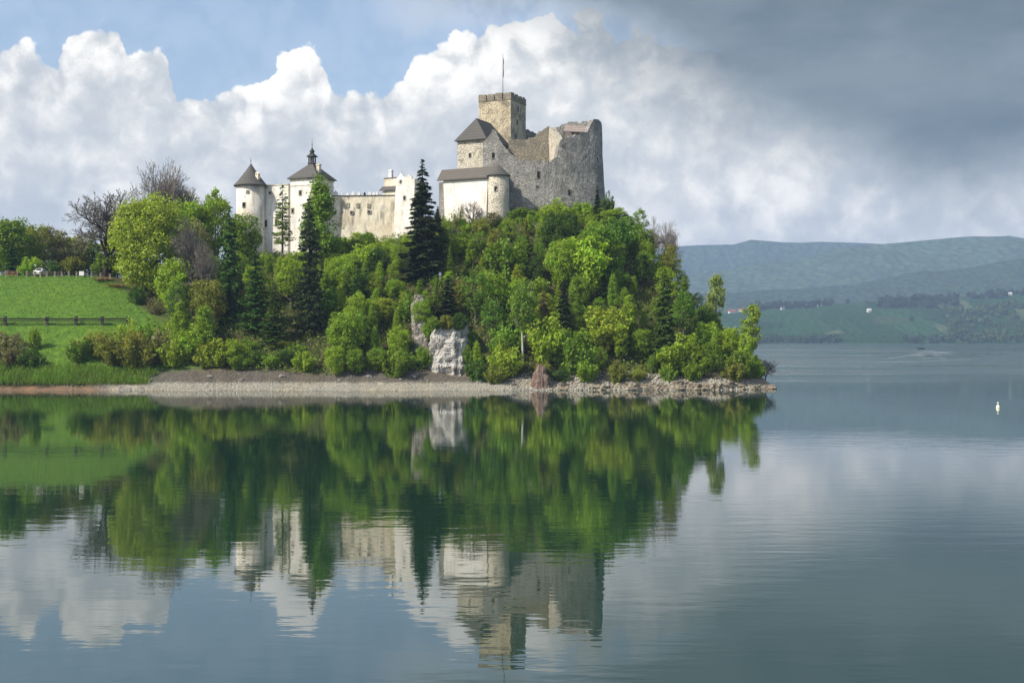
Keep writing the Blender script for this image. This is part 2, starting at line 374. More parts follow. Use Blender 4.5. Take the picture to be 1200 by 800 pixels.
for i, p in enumerate(GP):
    for j, d in enumerate(GD):
        x = (p - 600) * d / F
        wood = 0.35 if p < 190 else 1.0
        GZ[i, j] += wood * (0.55 * mnoise.noise((x * 0.16, d * 0.16, 3)) + 0.22 * mnoise.noise((x * 0.6, d * 0.6, 8))) * min(1, max(0.2, (d - 196) / 13))
def ground(px, d):
    i = np.clip(np.interp(px, GP, np.arange(len(GP))), 0, len(GP) - 1.001); j = np.clip(np.interp(d, GD, np.arange(len(GD))), 0, len(GD) - 1.001)
    i0, j0 = np.floor(i).astype(int), np.floor(j).astype(int); a, b = i - i0, j - j0
    return (GZ[i0, j0] * (1 - a) * (1 - b) + GZ[i0 + 1, j0] * a * (1 - b) + GZ[i0, j0 + 1] * (1 - a) * b + GZ[i0 + 1, j0 + 1] * a * b)

nP, nD = GZ.shape
PP, DD = np.meshgrid(GP, GD, indexing='ij')
XX = (PP - 600) * DD / F
co = np.stack([XX, DD, GZ], -1).reshape(-1, 3)
idx = np.arange(nP * nD).reshape(nP, nD)
fc = np.stack([idx[:-1, :-1], idx[1:, :-1], idx[1:, 1:], idx[:-1, 1:]], -1).reshape(-1, 4)
me = bpy.data.meshes.new('hill'); me.from_pydata(co.tolist(), [], fc.tolist()); me.update()
# what the ground is made of: meadow, woodland soil, shingle beach, red-brown mud, pale ledge rock
grass, soil = np.array([0.090, 0.185, 0.018]), np.array([0.065, 0.062, 0.026])
pale, dkgr, mud, rockc = np.array([0.34, 0.325, 0.27]), np.array([0.12, 0.108, 0.09]), np.array([0.20, 0.13, 0.08]), np.array([0.29, 0.25, 0.19])
def sm(a, lo, hi): t = np.clip((a - lo) / (hi - lo), 0, 1); return t * t * (3 - 2 * t)
wob = np.array([mnoise.noise((x * 0.25, d * 0.25, 1)) for x, d in zip(XX.ravel(), DD.ravel())]).reshape(XX.shape)
edge_d = DM(np.interp(PP, [0, 120, 150, 180, 220, 260], [262, 236, 226, 214, 202, 192]))
meadow = np.clip(1 - sm(DD + 4 * wob, edge_d - 3, edge_d + 3), 0, 1) * (1 - sm(PP, 200, 260))
meadow = np.maximum(meadow, (PP < 100) * 1.0)
colr = soil * (1 - meadow[..., None]) + grass * meadow[..., None]
zb = GZ + 0.25 * wob
rs = sm(PP, 560, 640); onshore = 1 - sm(zb, 2.9 - 1.5 * rs, 3.5 - 1.5 * rs)
sh = pale * (1 - sm(zb, 1.05, 1.35))[..., None] + dkgr * sm(zb, 1.05, 1.35)[..., None]
right = sm(PP, 590, 640)[..., None]; sh = sh * (1 - right) + (rockc * (1 + 0.25 * wob[..., None])) * right
left = (1 - sm(PP, 95, 150))[..., None]; sh = sh * (1 - left) + (mud * (1 - sm(zb, .45, .65))[..., None] + soil * 0.6 * sm(zb, .45, .65)[..., None]) * left
bl = sm(PP, 150, 200); lim = ((1 - sm(zb, 1.3, 1.6)) * (1 - bl) + onshore * bl)[..., None]
colr = colr * (1 - lim) + sh * lim
att = me.color_attributes.new('ground_colour', 'FLOAT_COLOR', 'POINT')
att.data.foreach_set('color', np.concatenate([colr, np.ones(colr.shape[:2] + (1,))], -1).astype(np.float32).ravel())
me.polygons.foreach_set('use_smooth', [True] * len(me.polygons))
m, t, b, o = material('ground'); P = pos(t)
ac = t.n('ShaderNodeAttribute', attribute_name='ground_colour')
n1 = t.noise(P, 0.8, 6, 0.7); n2 = t.noise(P, 6.0, 3, 0.7); n0 = t.noise(P, 0.10, 4, 0.6)
gc = t.mix(t.m('MULTIPLY', t.smooth(n0, .45, .65), .85), ac.outputs[0], t.mix(1.0, ac.outputs[0], (1.20, 1.07, .90, 1), 'MULTIPLY'))
col = t.mix(t.smooth(n1, 0.3, 0.7), t.mix(1.0, gc, (0.70, 0.72, 0.75, 1), 'MULTIPLY'), t.mix(1.0, gc, (1.25, 1.18, 1.1, 1), 'MULTIPLY'))
col = t.mix(t.m('MULTIPLY', t.smooth(n2, 0.35, 0.7), 0.4), col, t.mix(1.0, col, (0.55, 0.55, 0.55, 1), 'MULTIPLY'))
t.put(b.inputs['Base Color'], col); b.inputs['Roughness'].default_value = 0.95
bump(t, b, t.m('ADD', n1, n2), 0.6, 0.25); M['ground'] = m
hill = link_mesh('hill', me, None, m); tag(hill, kind='structure')

# ------------------------------------------------------------------ water
me = bpy.data.meshes.new('lake_water')
me.from_pydata([(-5400, -250, 0), (5400, -250, 0), (5400, 6300, 0), (-5400, 6300, 0)], [], [(0, 1, 2, 3)]); me.update()
m, t, b, o = material('lake_water'); P = pos(t)
sp = t.n('ShaderNodeSeparateXYZ'); t.link(P, sp.inputs[0])
t.put(b.inputs['Base Color'], (0.010, 0.033, 0.019, 1)); b.inputs['IOR'].default_value = 2.2; b.inputs['Specular IOR Level'].default_value = 0.5
far = t.smooth(sp.outputs[1], 185.0, 300.0)
patch = t.smooth(t.noise(t.vm('MULTIPLY', P, (0.0035, 0.016, 1)), 1.0, 4, 0.6), 0.40, 0.62)
ruff = t.m('MULTIPLY', far, t.m('ADD', 0.25, t.m('MULTIPLY', patch, 0.75)))
w1 = t.noise(t.vm('MULTIPLY', P, (0.22, 0.80, 1)), 1.0, 3, 0.5); w2 = t.noise(t.vm('MULTIPLY', P, (0.9, 2.2, 1)), 1.0, 2, 0.5)
calm = t.smooth(t.noise(t.vm('MULTIPLY', P, (0.012, 0.03, 1)), 1.0, 3, 0.55), 0.35, 0.68)
# wake of the motorboat: curved rings on the water
bx, by = Xof(1079, 926), 926.0
dx = t.m('SUBTRACT', sp.outputs[0], Xof(1082, 720)); dy = t.m('MULTIPLY', t.m('SUBTRACT', sp.outputs[1], 720.0), 0.17)
rr = t.m('SQRT', t.m('ADD', t.m('MULTIPLY', dx, dx), t.m('MULTIPLY', dy, dy)))
wmask = t.m('SUBTRACT', 1.0, t.smooth(rr, 14.0, 32.0))
wk = t.m('MULTIPLY', t.m('SINE', t.m('MULTIPLY', rr, 1.1)), wmask)
amp = t.m('ADD', 0.35, t.m('ADD', t.m('MULTIPLY', calm, 0.9), t.m('MULTIPLY', t.m('MAXIMUM', ruff, t.m('MULTIPLY', wmask, 3.2)), 15.0)))
h = t.m('ADD', t.m('MULTIPLY', amp, t.m('ADD', w1, t.m('MULTIPLY', w2, 0.35))), t.m('MULTIPLY', wk, 10.0))
bump(t, b, h, 1.0, 0.0085)
streak = t.smooth(t.noise(t.vm('MULTIPLY', P, (0.006, 0.045, 1)), 1.0, 4, 0.6), 0.42, 0.60)
rgh = t.m('ADD', 0.018, t.m('MULTIPLY', far, t.m('ADD', 0.07, t.m('MULTIPLY', t.m('MULTIPLY', patch, streak), 0.30))))
t.put(b.inputs['Roughness'], t.m('ADD', rgh, t.m('MULTIPLY', wmask, t.m('ADD', 0.26, t.m('MULTIPLY', t.m('SINE', t.m('MULTIPLY', rr, 1.1)), 0.16)))))
lake = link_mesh('lake_water', me, None, m); tag(lake, kind='structure')
exec_after = []

# ------------------------------------------------------------------ castle
TH = R(25.6)
E1 = Vector((math.cos(TH), -math.sin(TH)))      # along the sunny faces: to the right and nearer
E2 = Vector((math.sin(TH), math.cos(TH)))       # along the shaded faces: to the right and away
EX = Vector((1, 0))
def hit(P0, dirv, px):                            # point of a plan line seen in direction px
    k = (px - 600) / F
    t_ = (k * P0.y - P0.x) / (dirv.x - k * dirv.y)
    return P0 + dirv * t_
def rect(Cn, w1, w2, e1=E1, e2=E2):              # near corner, length of the left face, length of the right face
    return [Cn, Cn + e2 * w2, Cn + e2 * w2 - e1 * w1, Cn - e1 * w1]
def window(root, P0, dirv, px, y, w, h, name='window', frame='sandstone', fw=0.14, proud=0.05):
    p = hit(P0, dirv, px); d = p.y; z = Zof(y, d)
    nrm = Vector((dirv.y, -dirv.x)); nrm = nrm if nrm.y < 0 else -nrm
    def P(a, b_, c): q = p + dirv * a + nrm * c; return (q.x, q.y, z + b_)
    mb = MB()
    def bar(a0, a1, b0, b1, c0, c1):
        mb.loft([[P(a0, b0, c0), P(a1, b0, c0), P(a1, b0, c1), P(a0, b0, c1)], [P(a0, b1, c0), P(a1, b1, c0), P(a1, b1, c1), P(a0, b1, c1)]])
    H, Wd = h / 2, w / 2
    bar(-Wd - fw, -Wd, -H - fw, H + fw, -0.12, proud); bar(Wd, Wd + fw, -H - fw, H + fw, -0.12, proud)
    bar(-Wd, Wd, H, H + fw, -0.12, proud); bar(-Wd, Wd, -H - fw, -H, -0.12, proud + 0.04)
    o = mb.build(name, M[frame], root)
    mb = MB(); bar(-Wd, Wd, -H, H, -0.10, 0.012); sub(o, mb.build('pane', M['dark'], root))
    return o
def hip_roof(root, base, z0, rise, over, ridge, mat, name='roof', flare=0.0):
    """hipped roof on a 4-corner plan; ridge=(a,b): ridge ends as fractions along the second side pair"""
    c = sum((Vector(p) for p in base), Vector((0, 0))) / 4
    ev = [Vector(p) + (Vector(p) - c).normalized() * over * 1.3 for p in base]
    m0 = (Vector(base[0]) + Vector(base[3])) / 2; m1 = (Vector(base[1]) + Vector(base[2])) / 2
    r0 = m0.lerp(m1, ridge[0]); r1 = m0.lerp(m1, ridge[1])
    mb = MB(); th = 0.16
    lo = [(p.x, p.y, z0) for p in ev]; hi = [(p.x, p.y, z0 + th) for p in ev]
    A, B = (r0.x, r0.y, z0 + rise), (r1.x, r1.y, z0 + rise)
    mb.face(lo[::-1])
    for i in range(4): mb.face([lo[i], lo[(i + 1) % 4], hi[(i + 1) % 4], hi[i]])
    mb.face([hi[3], hi[0], A]); mb.face([hi[0], hi[1], B, A]); mb.face([hi[1], hi[2], B]); mb.face([hi[2], hi[3], A, B])
    return mb.build(name, M[mat], root)
def ragged_wall(root, name, pts, ybot, thick, mat, jag=0.35, step=0.45, batter=0.0, seed=1):
    """wall along plan points (px, d, ytop): broken top edge, real thickness, uneven faces"""
    P = [V2(p, d) for p, d, _ in pts]; Zt = [Zof(y, d) for p, d, y in pts]
    S = [0.0]
    for a, b_ in zip(P, P[1:]): S.append(S[-1] + (b_ - a).length)
    n = max(3, int(S[-1] / step)); ss = np.linspace(0, S[-1], n)
    X = np.interp(ss, S, [p.x for p in P]); Y = np.interp(ss, S, [p.y for p in P]); Z = np.interp(ss, S, Zt)
    rr = random.Random(seed); rings = []; nz = 26
    for i in range(n):
        a, b_ = max(0, i - 1), min(n - 1, i + 1)
        tg = Vector((X[b_] - X[a], Y[b_] - Y[a])).normalized(); nr = Vector((tg.y, -tg.x)); nr = nr if nr.y < 0 else -nr
        z0 = Zof(ybot, Y[i]); z1 = round((Z[i] + jag * 1.3 * mnoise.noise((X[i] * .8, 2, seed))) / .35) * .35 + rr.uniform(-jag, jag) * 0.35
        f, bk = [], []
        for k in range(nz + 1):
            z = z0 + (z1 - z0) * k / nz
            off = batter * (1 - k / nz) ** 1.5 + 0.16 * mnoise.noise((X[i] * 0.30, Y[i] * 0.30, z * 0.22)) + 0.05 * mnoise.noise((X[i] * 1.3, 5, z * 1.1))
            f.append((X[i] + nr.x * off, Y[i] + nr.y * off, z))
        zb = z1 - rr.uniform(0, jag)
        bk = [(X[i] - nr.x * thick, Y[i] - nr.y * thick, zb), (X[i] - nr.x * thick, Y[i] - nr.y * thick, z0)]
        rings.append(f + bk)
    return MB().loft(rings).build(name, M[mat], root)

# --- far left: round tower with pointed roof
c = V2(294, 253); zE = Zof(216, 250)
rt = thing('round_tower', 'round cream tower with pointed grey shingle roof at the low end of the castle', 'tower', (c.x, c.y, 24))
MB().lathe(c, [(3.25, 15), (3.12, 24), (3.0, 32), (2.98, zE + 0.3)], 36).build('wall', M['plaster'], rt, True)
ro = MB().lathe(c, [(3.6, zE - 0.1), (3.62, zE + 0.05), (2.95, zE + 0.75), (1.9, zE + 2.1), (0.8, zE + 3.6), (0.06, zE + 4.75)], 32).build('roof', M['shingle'], rt)
sub(ro, MB().lathe(c, [(0.05, zE + 4.6), (0.05, zE + 5.3), (0.13, zE + 5.4), (0.05, zE + 5.5), (0.02, zE + 6.2)], 8).build('finial', M['copper'], rt))
p = c + Vector((1.75, -1.4)); mb = MB().box((p.x, p.y, zE + 0.8), 0.75, 0.75, 1.6, -TH)
mb.loft([[(p.x - .45, p.y - .45, zE + 2.4), (p.x + .45, p.y - .45, zE + 2.4), (p.x + .45, p.y + .45, zE + 2.4), (p.x - .45, p.y + .45, zE + 2.4)], [(p.x - .45, p.y - .02, zE + 2.75), (p.x + .45, p.y - .02, zE + 2.75), (p.x + .45, p.y + .02, zE + 2.75), (p.x - .45, p.y + .02, zE + 2.75)]])
mb.build('chimney', M['plaster_old'], rt)
window(rt, Vector((c.x, c.y - 2.97)), EX, 290.3, 225, 0.42, 0.42); window(rt, Vector((c.x, c.y - 2.93)), EX, 286, 240, 0.55, 0.85)

# --- wall between the round tower and the lantern tower
c0, c1 = V2(305, 253.5), V2(338, 251.5); dv = (c1 - c0).normalized()
lw = thing('castle_wall', 'cream castle wall between the round tower and the lantern tower', 'castle wall', (c0.x, c0.y, 24))
nr = Vector((dv.y, -dv.x))
zt = Zof(217, 252)
MB().loft([[(q.x, q.y, z) for q, z in ((c0 + nr * 0.6, 14), (c0, zt), (c0 - nr * 1.4, zt), (c0 - nr * 1.4, 14))],
           [(q.x, q.y, z) for q, z in ((c1 + nr * 0.6, 14), (c1, zt), (c1 - nr * 1.4, zt), (c1 - nr * 1.4, 14))]]).build('wall', M['plaster_white'], lw)
mb = MB(); q0, q1 = c0 + nr * 0.12, c1 + nr * 0.12
mb.loft([[(q0.x, q0.y, zt), (q0.x, q0.y, zt + .18), (q0.x - nr.x * 1.7, q0.y - nr.y * 1.7, zt + .18), (q0.x - nr.x * 1.7, q0.y - nr.y * 1.7, zt)], [(q1.x, q1.y, zt), (q1.x, q1.y, zt + .18), (q1.x - nr.x * 1.7, q1.y - nr.y * 1.7, zt + .18), (q1.x - nr.x * 1.7, q1.y - nr.y * 1.7, zt)]])
mb.build('coping', M['plaster_old'], lw)
for px, y, w, h in ((311.5, 262, .5, 1.3), (324, 261, .55, 1.3), (316.5, 226, .45, .4), (327, 240, .4, .6)):
    window(lw, c0 + nr * (0.6 * (1 - (Zof(y, 252) - 14) / (zt - 14)) + 0.02), dv, px, y, w, h)
# blind arch low in the wall
mb = MB(); pc = hit(c0 + nr * 0.42, dv, 321); zc = Zof(304, 252); ring = []
arc = [(math.cos(a) * 1.35, math.sin(a) * 1.5) for a in np.linspace(0, math.pi, 13)]
f_ = [(pc.x + dv.x * a + nr.x * .10, pc.y + dv.y * a + nr.y * .10, zc + b_) for a, b_ in arc] + [(pc.x - dv.x * 1.35 + nr.x * .1, pc.y - dv.y * 1.35 + nr.y * .1, zc - 1), (pc.x + dv.x * 1.35 + nr.x * .1, pc.y + dv.y * 1.35 + nr.y * .1, zc - 1)]
mb.loft([f_, [(x - nr.x * .6, y - nr.y * .6, z) for x, y, z in f_]]); mb.build('archway', M['stone'], lw)

# --- lantern tower (square, hipped roof, belfry lantern)
Cn = V2(371, 247.5); zE = Zof(209, 249)
base = rect(Cn, 6.6, 6.2)
lt = thing('lantern_tower', 'square cream tower with hipped shingle roof and a small onion-topped lantern', 'tower', (Cn.x, Cn.y, 26))
MB().prism(base, 14, zE + 0.3).build('wall', M['plaster_white'], lt)
cc = (Cn + base[2]) / 2
mb = MB()
for g, z0_, z1_ in ((0.12, zE - 1.5, zE - 1.3), (0.16, zE - 0.28, zE - 0.02)):
    mb.prism([cc + (Vector(q) - cc) * (1 + g / 4) for q in base], z0_, z1_)
mb.build('cornice', M['plaster_old'], lt)
zr = Zof(192.5, 251)
ev = [cc + (Vector(q) - cc).normalized() * ((Vector(q) - cc).length + 0.75) for q in base]; tp = [cc + (Vector(q) - cc) * 0.17 for q in base]
ro = MB().loft([[(q.x, q.y, zE - 0.02) for q in ev], [(q.x, q.y, zE + 0.12) for q in ev], [(q.x, q.y, zr) for q in tp]]).build('roof', M['shingle'], lt)
pch = cc + E1 * 2.3 - E2 * 0.9
sub(ro, MB().box((pch.x, pch.y, zE + 0.8), 0.7, 0.7, 2.0, -TH).box((pch.x, pch.y, zE + 2.8), 0.9, 0.9, 0.25, -TH).build('chimney', M['plaster_old'], lt))
mb = MB().prism([cc + (Vector(q) - cc) * 0.20 for q in base], zr, zr + 0.35)
for q in tp: mb.box((cc.x + (q.x - cc.x) * 0.85, cc.y + (q.y - cc.y) * 0.85, zr + .35), 0.22, 0.22, 1.25, -TH)
mb.prism([cc + (Vector(q) - cc) * 0.09 for q in base], zr + .35, zr + 1.6)
zl = zr + 1.6
mb.loft([[(q.x, q.y, zl) for q in [cc + (Vector(q) - cc) * 0.27 for q in base]], [(q.x, q.y, zl + .12) for q in [cc + (Vector(q) - cc) * 0.27 for q in base]], [(q.x, q.y, zl + .75) for q in [cc + (Vector(q) - cc) * 0.10 for q in base]]])
la = mb.build('lantern', M['copper'], lt)
sub(la, MB().lathe(cc, [(0.45, zl + .6), (0.38, zl + .8), (0.52, zl + 1.05), (0.50, zl + 1.3), (0.25, zl + 1.65), (0.09, zl + 1.95), (0.05, zl + 2.6), (0.15, zl + 2.72), (0.04, zl + 2.85), (0.02, zl + 4.0)], 14).build('finial', M['copper'], lt, True))
for px, y in ((352, 226), (343, 247), (357, 262)): window(lt, Cn - E2 * 0.01, E1, px, y, .55, .9)

# --- long cream rampart with a row of little white gables
A, B = V2(383, 251), V2(466, 249.5); dv = (B - A).normalized(); nr = Vector((dv.y, -dv.x)); zt = Zof(229.5, 250)
rp = thing('rampart_wall', 'long stained cream rampart with a row of small white gabled merlons on top', 'castle wall', (A.x, A.y, 28))
MB().loft([[(q.x, q.y, z) for q, z in ((A + nr * 0.9, 20), (A, zt), (A - nr * 1.6, zt), (A - nr * 1.6, 20))],
           [(q.x, q.y, z) for q, z in ((B + nr * 0.9, 20), (B, zt), (B - nr * 1.6, zt), (B - nr * 1.6, 20))]]).build('wall', M['plaster_old'], rp)
mb = MB(); q0, q1 = A + nr * 0.14, B + nr * 0.14
mb.loft([[(q.x + nr.x * s_, q.y + nr.y * s_, zt + z) for s_, z in ((0, 0), (0, .16), (-1.9, .16), (-1.9, 0))] for q in (q0, q1)]); mb.build('coping', M['wood_grey'], rp)
for px, w, h in ((387, .55, .9), (393, .9, 1.15), (400, .6, .65), (407, .6, .7), (413.5, .75, .9), (420.5, .6, .85), (427, .32, .75), (433, .7, .85), (438, .6, .8), (441.5, .5, .9)):
    q = hit(A - nr * 0.5, dv, px); z = zt + .16; mb = MB(); hw = w / 2
    def PP_(a, c_, zz): return (q.x + dv.x * a - nr.x * c_, q.y + dv.y * a - nr.y * c_, zz)
    pr = [(-hw, 0), (hw, 0), (hw, h * .6), (0, h), (-hw, h * .6)]
    mb.loft([[PP_(a, 0, z + b_) for a, b_ in pr], [PP_(a, .6, z + b_) for a, b_ in pr]])
    mb.build('merlon', M['dark'] if w < .4 else M['white'], rp)
for px, y, w, h in ((412, 249, .5, .45), (432.3, 248.2, .5, .45)): window(rp, A + nr * .33, dv, px, y, w, h)
for px, y, w, h in ((407, 240, .5, .8), (419, 240.5, .5, .8), (432, 241, .5, .7)): window(rp, A + nr * .26, dv, px, y, w, h, 'blocked_window', 'plaster_old', .1, .02)
for o_ in [o_ for o_ in rp.children if o_.name.startswith('blocked_window')]:
    for ch in o_.children: ch.data.materials[0] = M['stone_brown']; ch.name = 'infill'

# --- gatehouse block behind the rampart's right end
Cn = V2(466.5, 252); zt = Zof(208.5, 252)
gh = thing('gatehouse', 'small flat-topped building with a lean-to roof and a white chimney behind the rampart', 'building', (Cn.x, Cn.y, 30))
MB().prism(rect(Cn, 3.4, 4.0), 22, zt).build('wall', M['plaster_old'], gh)
MB().prism([Cn + (Vector(q) - Cn) * 1.0 + (Vector(q) - (Cn - E1 * 1.7 + E2 * 2)) * 0.05 for q in rect(Cn, 3.4, 4.0)], zt, zt + .16).build('coping', M['wood_grey'], gh)
zE = Zof(222.3, 250); z2 = Zof(217, 251)
o1, o2 = Cn - E1 * 3.9 - E2 * 1.3, Cn + E1 * 0.2 - E2 * 1.3; i1, i2 = Cn - E1 * 3.9 - E2 * .02, Cn + E1 * .2 - E2 * .02
MB().loft([[(o1.x, o1.y, zE), (o1.x, o1.y, zE + .15), (i1.x, i1.y, z2), (i1.x, i1.y, z2 - .3)], [(o2.x, o2.y, zE), (o2.x, o2.y, zE + .15), (i2.x, i2.y, z2), (i2.x, i2.y, z2 - .3)]]).build('lean_to_roof', M['shingle'], gh)
MB().prism(rect(Cn - E2 * .9 - E1 * 0.1, 3.2, .88), 22, zE - .02).build('porch_wall', M['plaster_old'], gh)
q = Cn - E1 * 2.5 + E2 * 1.2
MB().box((q.x, q.y, zt), .75, .75, 1.65, -TH).box((q.x, q.y, zt + 1.65), .95, .95, .18, -TH).box((q.x, q.y, zt + 1.83), .5, .5, .22, -TH).build('chimney', M['white'], gh)

# --- white stepped-gable tower beside the big spruce
A, B = V2(464.2, 248.6), V2(486, 247.2); dv = (B - A).normalized(); nr = Vector((dv.y, -dv.x)); zt = Zof(210, 248); zb_ = 24
gt = thing('gable_tower', 'narrow white tower with a stepped pinnacle gable, partly behind the tall dark spruce', 'tower', (A.x, A.y, 30))
MB().loft([[(q.x, q.y, z) for q, z in ((A + nr * 1.0 - dv * .5, zb_), (A, zt), (A - nr * 4, zt), (A - nr * 4 - dv * .5, zb_))], [(q.x, q.y, z) for q, z in ((B + nr * 1.0, zb_), (B, zt), (B - nr * 4, zt), (B - nr * 4, zb_))]]).build('wall', M['plaster_white'], gt)
mb = MB(); pr = [(0, 0), (2.2, 0), (2.2, .25), (1.85, .55), (1.55, .6), (1.5, 1.0), (1.25, 1.15), (1.1, 1.55), (.95, 1.15), (.7, 1.0), (.65, .6), (.35, .55), (0, .25)]
mb.loft([[(A.x + dv.x * a - nr.x * c_, A.y + dv.y * a - nr.y * c_, zt + z) for a, z in pr] for c_ in (0.0, .5)]); mb.build('gable', M['white'], gt)
mb = MB(); pr = [(2.25, 0), (3.6, 0), (3.6, .35), (3.2, .75), (2.9, 1.05), (2.6, .75), (2.25, .35)]
mb.loft([[(A.x + dv.x * a - nr.x * c_, A.y + dv.y * a - nr.y * c_, zt + z) for a, z in pr] for c_ in (0.0, .5)]); mb.build('gable', M['plaster_white'], gt)
window(gt, A + nr * .04, dv, 469.5, 213, .3, .5); window(gt, A + nr * .25, dv, 474, 232, .4, .7)

# --- white rampart below the upper castle
B = V2(571.5, 240.5); A = B - E1 * 10.2; zt = Zof(209.5, 242)
wr = thing('white_rampart', 'bright white plastered wall under a long brown lean-to roof', 'castle wall', (A.x, A.y, 34))
nr = -E2
MB().loft([[(q.x, q.y, z) for q, z in ((A + nr * 1.3 + E1 * 1.4, 26), (A, zt), (A - nr * 3.4, zt), (A - nr * 3.4, 26))], [(q.x, q.y, z) for q, z in ((B + nr * 1.3, 26), (B, zt), (B - nr * 3.4, zt), (B - nr * 3.4, 26))]]).build('wall', M['plaster_white'], wr)
MB().prism(rect(A + E2 * 1.6 - E1 * .02, 1.9, 2.0), 26, zt - .1).build('buttress', M['stone'], wr)  # set-back wall rather than a buttress; its shadow is put into the grey
e0, e1_ = A - E1 * 1.2 - E2 * .55, B + E1 * .1 - E2 * .55; t0, t1 = A - E1 * 2.2 + E2 * 3.4, B + E1 * 1.2 + E2 * 3.4
zh = Zof(196.5, 245.5); l0 = A - E1 * 2.2 + E2 * 3.0
MB().loft([[(e0.x, e0.y, zt - .1), (e0.x, e0.y, zt + .08), (t0.x, t0.y, zh), (t0.x, t0.y, zh - .25)], [(e1_.x, e1_.y, zt - .1), (e1_.x, e1_.y, zt + .08), (t1.x, t1.y, zh), (t1.x, t1.y, zh - .25)]]).build('roof', M['shingle_brown'], wr)

# --- half-round turret at its right end
c = V2(583.5, 241.5); zE = Zof(205.3, 240)
tr_ = thing('turret', 'small round stone turret with a cone roof beside the bright white wall', 'tower', (c.x, c.y, 34))
MB().lathe(c, [(2.75, 26), (2.55, 31), (2.3, 36), (2.22, zE + .25)], 30).build('wall', M['stone_house'], tr_, True)
MB().lathe(c, [(2.55, zE - .08), (2.58, zE + .05), (1.3, zE + 1.3), (.05, zE + 2.35)], 26).build('roof', M['shingle'], tr_)
window(tr_, Vector((c.x, c.y - 2.24)), EX, 581, 221.3, .5, .85)

# --- residence with hipped roof
Cn = V2(569.5, 247.6); base = rect(Cn, 6.7, 10.5); zE = Zof(164.3, 248.5)
hs = thing('castle_house', 'stone castle house with a steep grey hipped roof, left of the square keep', 'building', (Cn.x, Cn.y, 38))
MB().prism(base, 28, zE + .2).build('wall', M['stone_house'], hs)
hip_roof(hs, base, zE, Zof(138.5, 251) - zE, .55, (.20, .82), 'shingle')
for px, y, w, h in ((550.8, 182, .5, .85), ): window(hs, Cn - E2 * .01, E1, px, y, w, h)

# --- big broken wall
PW = [(566, 247.2, 166), (570, 246.9, 161.5), (574, 246.7, 157), (577, 246.6, 152), (579.5, 246.5, 152.5), (583, 246.3, 159), (590, 246.2, 170), (597, 246.0, 180), (604, 245.9, 185), (612, 245.8, 187.5), (620, 245.7, 189),
      (632, 245.8, 188), (642, 246, 190), (646, 246.1, 190), (650, 246.2, 186.5), (653, 246.4, 182), (654.5, 246.5, 172), (657, 246.6, 164), (663, 246.9, 161), (670, 247.3, 159.5), (680, 248.0, 156.5), (688, 248.7, 153.5), (691, 249.0, 149),
      (695, 249.4, 142), (699, 249.9, 139), (703, 250.5, 139.5), (705.5, 251.2, 147)]
rw = thing('ruined_wall', 'tall broken grey stone wall with a jagged hollow in its top edge', 'ruin', (Xof(640, 246), 246, 38))
ragged_wall(rw, 'wall', PW, 268, 1.9, 'stone', .62, .40, 1.2, 3)
def rwin(px, y, w, h, nm='window'):
    d = float(np.interp(px, [a for a, _, _ in PW], [b_ for _, b_, _ in PW]))
    zf = Zof(268, d); k =  (Zof(y, d) - zf) / (Zof(float(np.interp(px, [a for a, _, _ in PW], [c_ for _, _, c_ in PW])), d) - zf)
    window(rw, V2(px, d) + Vector((0, -1.2 * (1 - k) ** 1.5 - .14)), Vector((1, .12)).normalized(), px, y, w, h, nm, 'stone_brown', .1, .0)
for a in ((578.3, 182.2, .6, 1.0), (631, 205, .55, 1.3), (629.3, 218.5, .3, .35), (700, 186, .28, .7), (667, 226, .4, 1.3), (659.5, 171, .3, .4)): rwin(*a)
# buttress leaning on the wall's left part
a_ = V2(596, 245.2)
MB().loft([[(a_.x - .8, a_.y + .6, 28), (a_.x - .8, a_.y + .6, Zof(205, 245)), (a_.x - .8, a_.y - .1, Zof(205, 245)), (a_.x - .8, a_.y - 2.2, 28)],
           [(a_.x + .1, a_.y + .6, 28), (a_.x + .1, a_.y + .6, Zof(207, 245)), (a_.x + .1, a_.y - .1, Zof(207, 245)), (a_.x + .1, a_.y - 2.2, 28)]]).build('buttress', M['stone'], rw)

# --- inner walls seen through the gap
iw = thing('inner_wall', 'brownish inner castle wall with a pointed sunlit end, seen through the gap of the ruin', 'ruin', (Xof(630, 255), 255, 42))
ragged_wall(iw, 'wall', [(596, 256, 162), (606, 256, 164), (618, 256, 163.5), (622, 256, 162), (630, 256, 157), (638, 256, 151), (642.5, 256, 148.5), (644, 256, 149)], 215, 1.6, 'stone_brown', .2, .4, 0, 5)
ragged_wall(iw, 'cross_wall', [(643.5, 255.6, 149), (646, 254, 153), (649, 252, 157.5), (653, 250, 164), (655.5, 248.7, 168)], 215, 1.4, 'stone_house', .2, .4, 0, 6)
# --- covered remnant at right
bw = thing('roofed_ruin', 'ruined wall stub under a faded pinkish lean-to roof behind the broken wall', 'ruin', (Xof(672, 254), 254, 45))
ragged_wall(bw, 'wall', [(646, 257.5, 149.5), (653, 257, 150), (660, 256.5, 145), (670, 256, 143), (684, 255.5, 142.5), (697, 255, 143)], 200, 1.4, 'stone', .2, .4, 0, 8)
MB().loft([[tuple(at(660.5, 154.3, 252.6)), tuple(at(660.5, 153.2, 252.6)), tuple(at(662.5, 146.2, 255.6)), tuple(at(662.5, 147.2, 255.6))], [tuple(at(689, 155.8, 252.2)), tuple(at(689, 154.7, 252.2)), tuple(at(688, 148.5, 255.0)), tuple(at(688, 149.5, 255.0))]]).build('roof', M['roof_pink'], bw)
mb = MB()
for px in (661, 675, 688): q = at(px, 158, 252.7); MB().box((q.x, q.y, q.z - 3), .25, .25, 3.7).build('prop', M['wood_grey'], bw)
